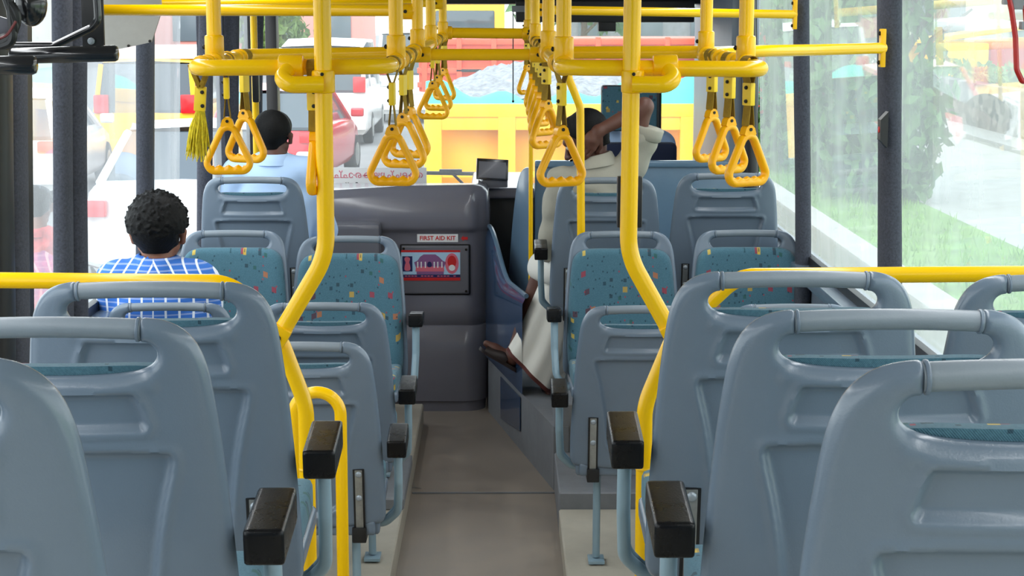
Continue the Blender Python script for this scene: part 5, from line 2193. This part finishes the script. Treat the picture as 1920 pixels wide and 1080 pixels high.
m.box((.45, 0, 1.1), (1.1, 2.0, 1.2), .2, seg=4)
m.build('red_tarp', M_cred, t)
m = MB()
m.box((-1.0, 0, 1.80), (4.2, 1.6, .12), .02, rot=(0, R(-8), 0))
m.build('boom', M_cyel, t)
for x in (-1.4, .6):
    m = MB()
    m.cyl((x, -1.1, .4), (x, -.8, .4), .4, 20, .05)
    m.build('wheel', M_tyre, t)


def block(label, x, y, w_, d_, h_, nx, nz, m_=None, roofm=None):
    t = thing('building', label, 'building', (x, y, GZ))
    m = MB()
    m.box((0, 0, h_ / 2), (w_, d_, h_), .03)
    m.build('wall', m_ or M_build, t, smooth=30)
    m = MB()
    m.box((0, 0, h_ + .12), (w_ + .5, d_ + .5, .24), .03)
    m.build('roof', roofm or M_conc, t, smooth=30)
    for i in range(nx):
        for j in range(nz):
            m = MB()
            m.box((-w_ / 2 + w_ * (i + .5) / nx, -d_ / 2 - .02, h_ * (j + .55) / nz), (w_ / nx * .5, .1, h_ / nz * .45), .02)
            m.build('window', M_bwin, t)


block('pale low building far left behind the parked cars', -27, 78, 15, 8, 3.6, 6, 1)
block('pale two storey building behind the white vans', -12.5, 88, 12, 8, 6.0, 5, 2, mat('pale_red_render', srgb(220, 150, 140), .8))
block('grey flat roofed building at the top right of the windscreen', 7.0, 75, 9, 8, 2.6, 4, 1, M_riser)
block('pale roadside shop beyond the far carriageway', 17.5, 62, 9, 7, 3.6, 3, 1)
for i, (x, y, h_, lab) in enumerate(((-20, 62, 5, 'far tree behind the left cars'), (-9, 70, 6, 'far tree beyond the white vans'), (3.0, 66, 6, 'tree beyond the orange lorry'), (9.5, 58, 5, 'tree beside the grey flat roofed building'), (24, 52, 5.5, 'broad tree on the right skyline'))):
    tree(lab + ', hazy green', x, y, h_, h_ * .5, M_leaf2 if i % 2 else M_leaf, n=1500, size=.26, seed=20 + i, low=.2)
# rider on a motorcycle in the gap between the left pillars
hc = at(72, 402, 10.3)
hc.z = .98
sitter('motorcycle rider in red and white outside the far left window', hc, 1, mat('red_white_shirt', srgb(200, 70, 70), .8, vary=.5, vscale=14), 1.0, hairargs=dict(thick=.012, h=.009), sh_w=.16, sh_dz=-.21)
t = thing('motorcycle', 'dark motorcycle under the rider outside the far left window', 'motorcycle', (hc.x, hc.y + .15, GZ))
for y in (-.62, .66):
    m = MB()
    n_ = 24
    rows = [[V((.045 * math.cos(b), y + (.26 + .045 * math.sin(b)) * math.cos(a), .31 + (.26 + .045 * math.sin(b)) * math.sin(a))) for b in np.linspace(0, 2 * PI, 9)[:-1]] for a in np.linspace(0, 2 * PI, n_ + 1)]
    m.grid(rows, True)
    w_ = m.build('wheel', M_tyre, t)
    m = MB()
    m.cyl((-.04, y, .31), (.04, y, .31), .07, 12)
    m.build('hub', M_steel, w_)
m = MB()
m.tube([(0, -.62, .34), (0, -.1, .42), (0, .3, .55), (0, .5, .95)], .03, 8)
m.tube([(0, .66, .31), (0, .48, .98)], .028, 8)
m.build('frame', M_steel, t)
m = MB()
m.box((0, .02, .50), (.24, .42, .30), .06)
m.build('engine', M_black, t)
m = MB()
m.ball((0, .20, .80), (.13, .24, .11), 3)
m.build('fuel_tank', M_cred, t)
m = MB()
m.box((0, -.25, .79), (.22, .62, .08), .03)
m.build('saddle', M_black, t)
m = MB()
m.tube(fillet([(-.36, .32, 1.02), (-.12, .46, 1.06), (.12, .46, 1.06), (.36, .32, 1.02)], .08), .014, 8)
m.build('handlebar', M_steel, t)
m = MB()
m.box((0, -.68, .62), (.14, .08, .09), .02)
m.build('tail_lamp', M_lampr, t)
# ================================================================ light
w = bpy.data.worlds.new('overcast sky')
SC.world = w
w.use_nodes = True
nt = w.node_tree
bg = nt.nodes['Background']
tc = nt.nodes.new('ShaderNodeTexCoord')
sx = nt.nodes.new('ShaderNodeSeparateXYZ')
nt.links.new(tc.outputs['Generated'], sx.inputs[0])
cr = nt.nodes.new('ShaderNodeValToRGB')
cr.color_ramp.elements[0].position = 0.0
cr.color_ramp.elements[0].color = (.93, .97, 1, 1)
cr.color_ramp.elements[1].position = .9
cr.color_ramp.elements[1].color = (.80, .90, 1, 1)
nt.links.new(sx.outputs[2], cr.inputs[0])
nt.links.new(cr.outputs[0], bg.inputs[0])
bg.inputs[1].default_value = 2.0
ld = bpy.data.lights.new('veiled_sun', 'SUN')
ld.energy = 1.0
ld.angle = R(40)
ld.color = (1, .98, .94)
lo = bpy.data.objects.new('veiled_sun', ld)
lo.rotation_euler = (R(38), R(-30), 0)
COL.objects.link(lo)
for s in (-1, 1):  # unseen strips with area lights, added to brighten the bus interior
    t = thing('added_fill_strip', 'unseen strip added as fill light on the ceiling above the %s windows' % ('left' if s < 0 else 'right'), 'light', ((XL + XR) / 2 + s * .95, 3.6, 2.5))
    m = MB()
    m.box((0, 0, 0), (.14, 9.4, .05), .015)
    m.build('housing', M_white, t)
    al = bpy.data.lights.new('lamp', 'AREA')  # fill light added under the strip
    al.shape = 'RECTANGLE'
    al.size = .10
    al.size_y = 9.2
    al.energy = 24
    al.color = (.95, .98, 1)
    ao = bpy.data.objects.new('lamp', al)
    put(ao, t)
    ao.location = (0, 0, -.03)
SC.view_settings.view_transform = 'Standard'
SC.view_settings.look = 'None'
SC.view_settings.gamma = 1
SC.view_settings.exposure = 0.8
SC.cycles.max_bounces = 8
SC.cycles.diffuse_bounces = 5
SC.cycles.transparent_max_bounces = 16
SC.cycles.transmission_bounces = 4
SC.cycles.glossy_bounces = 4
SC.cycles.caustics_reflective = False
SC.cycles.caustics_refractive = False
SC.cycles.sample_clamp_indirect = 6
SC.cycles.use_denoising = True
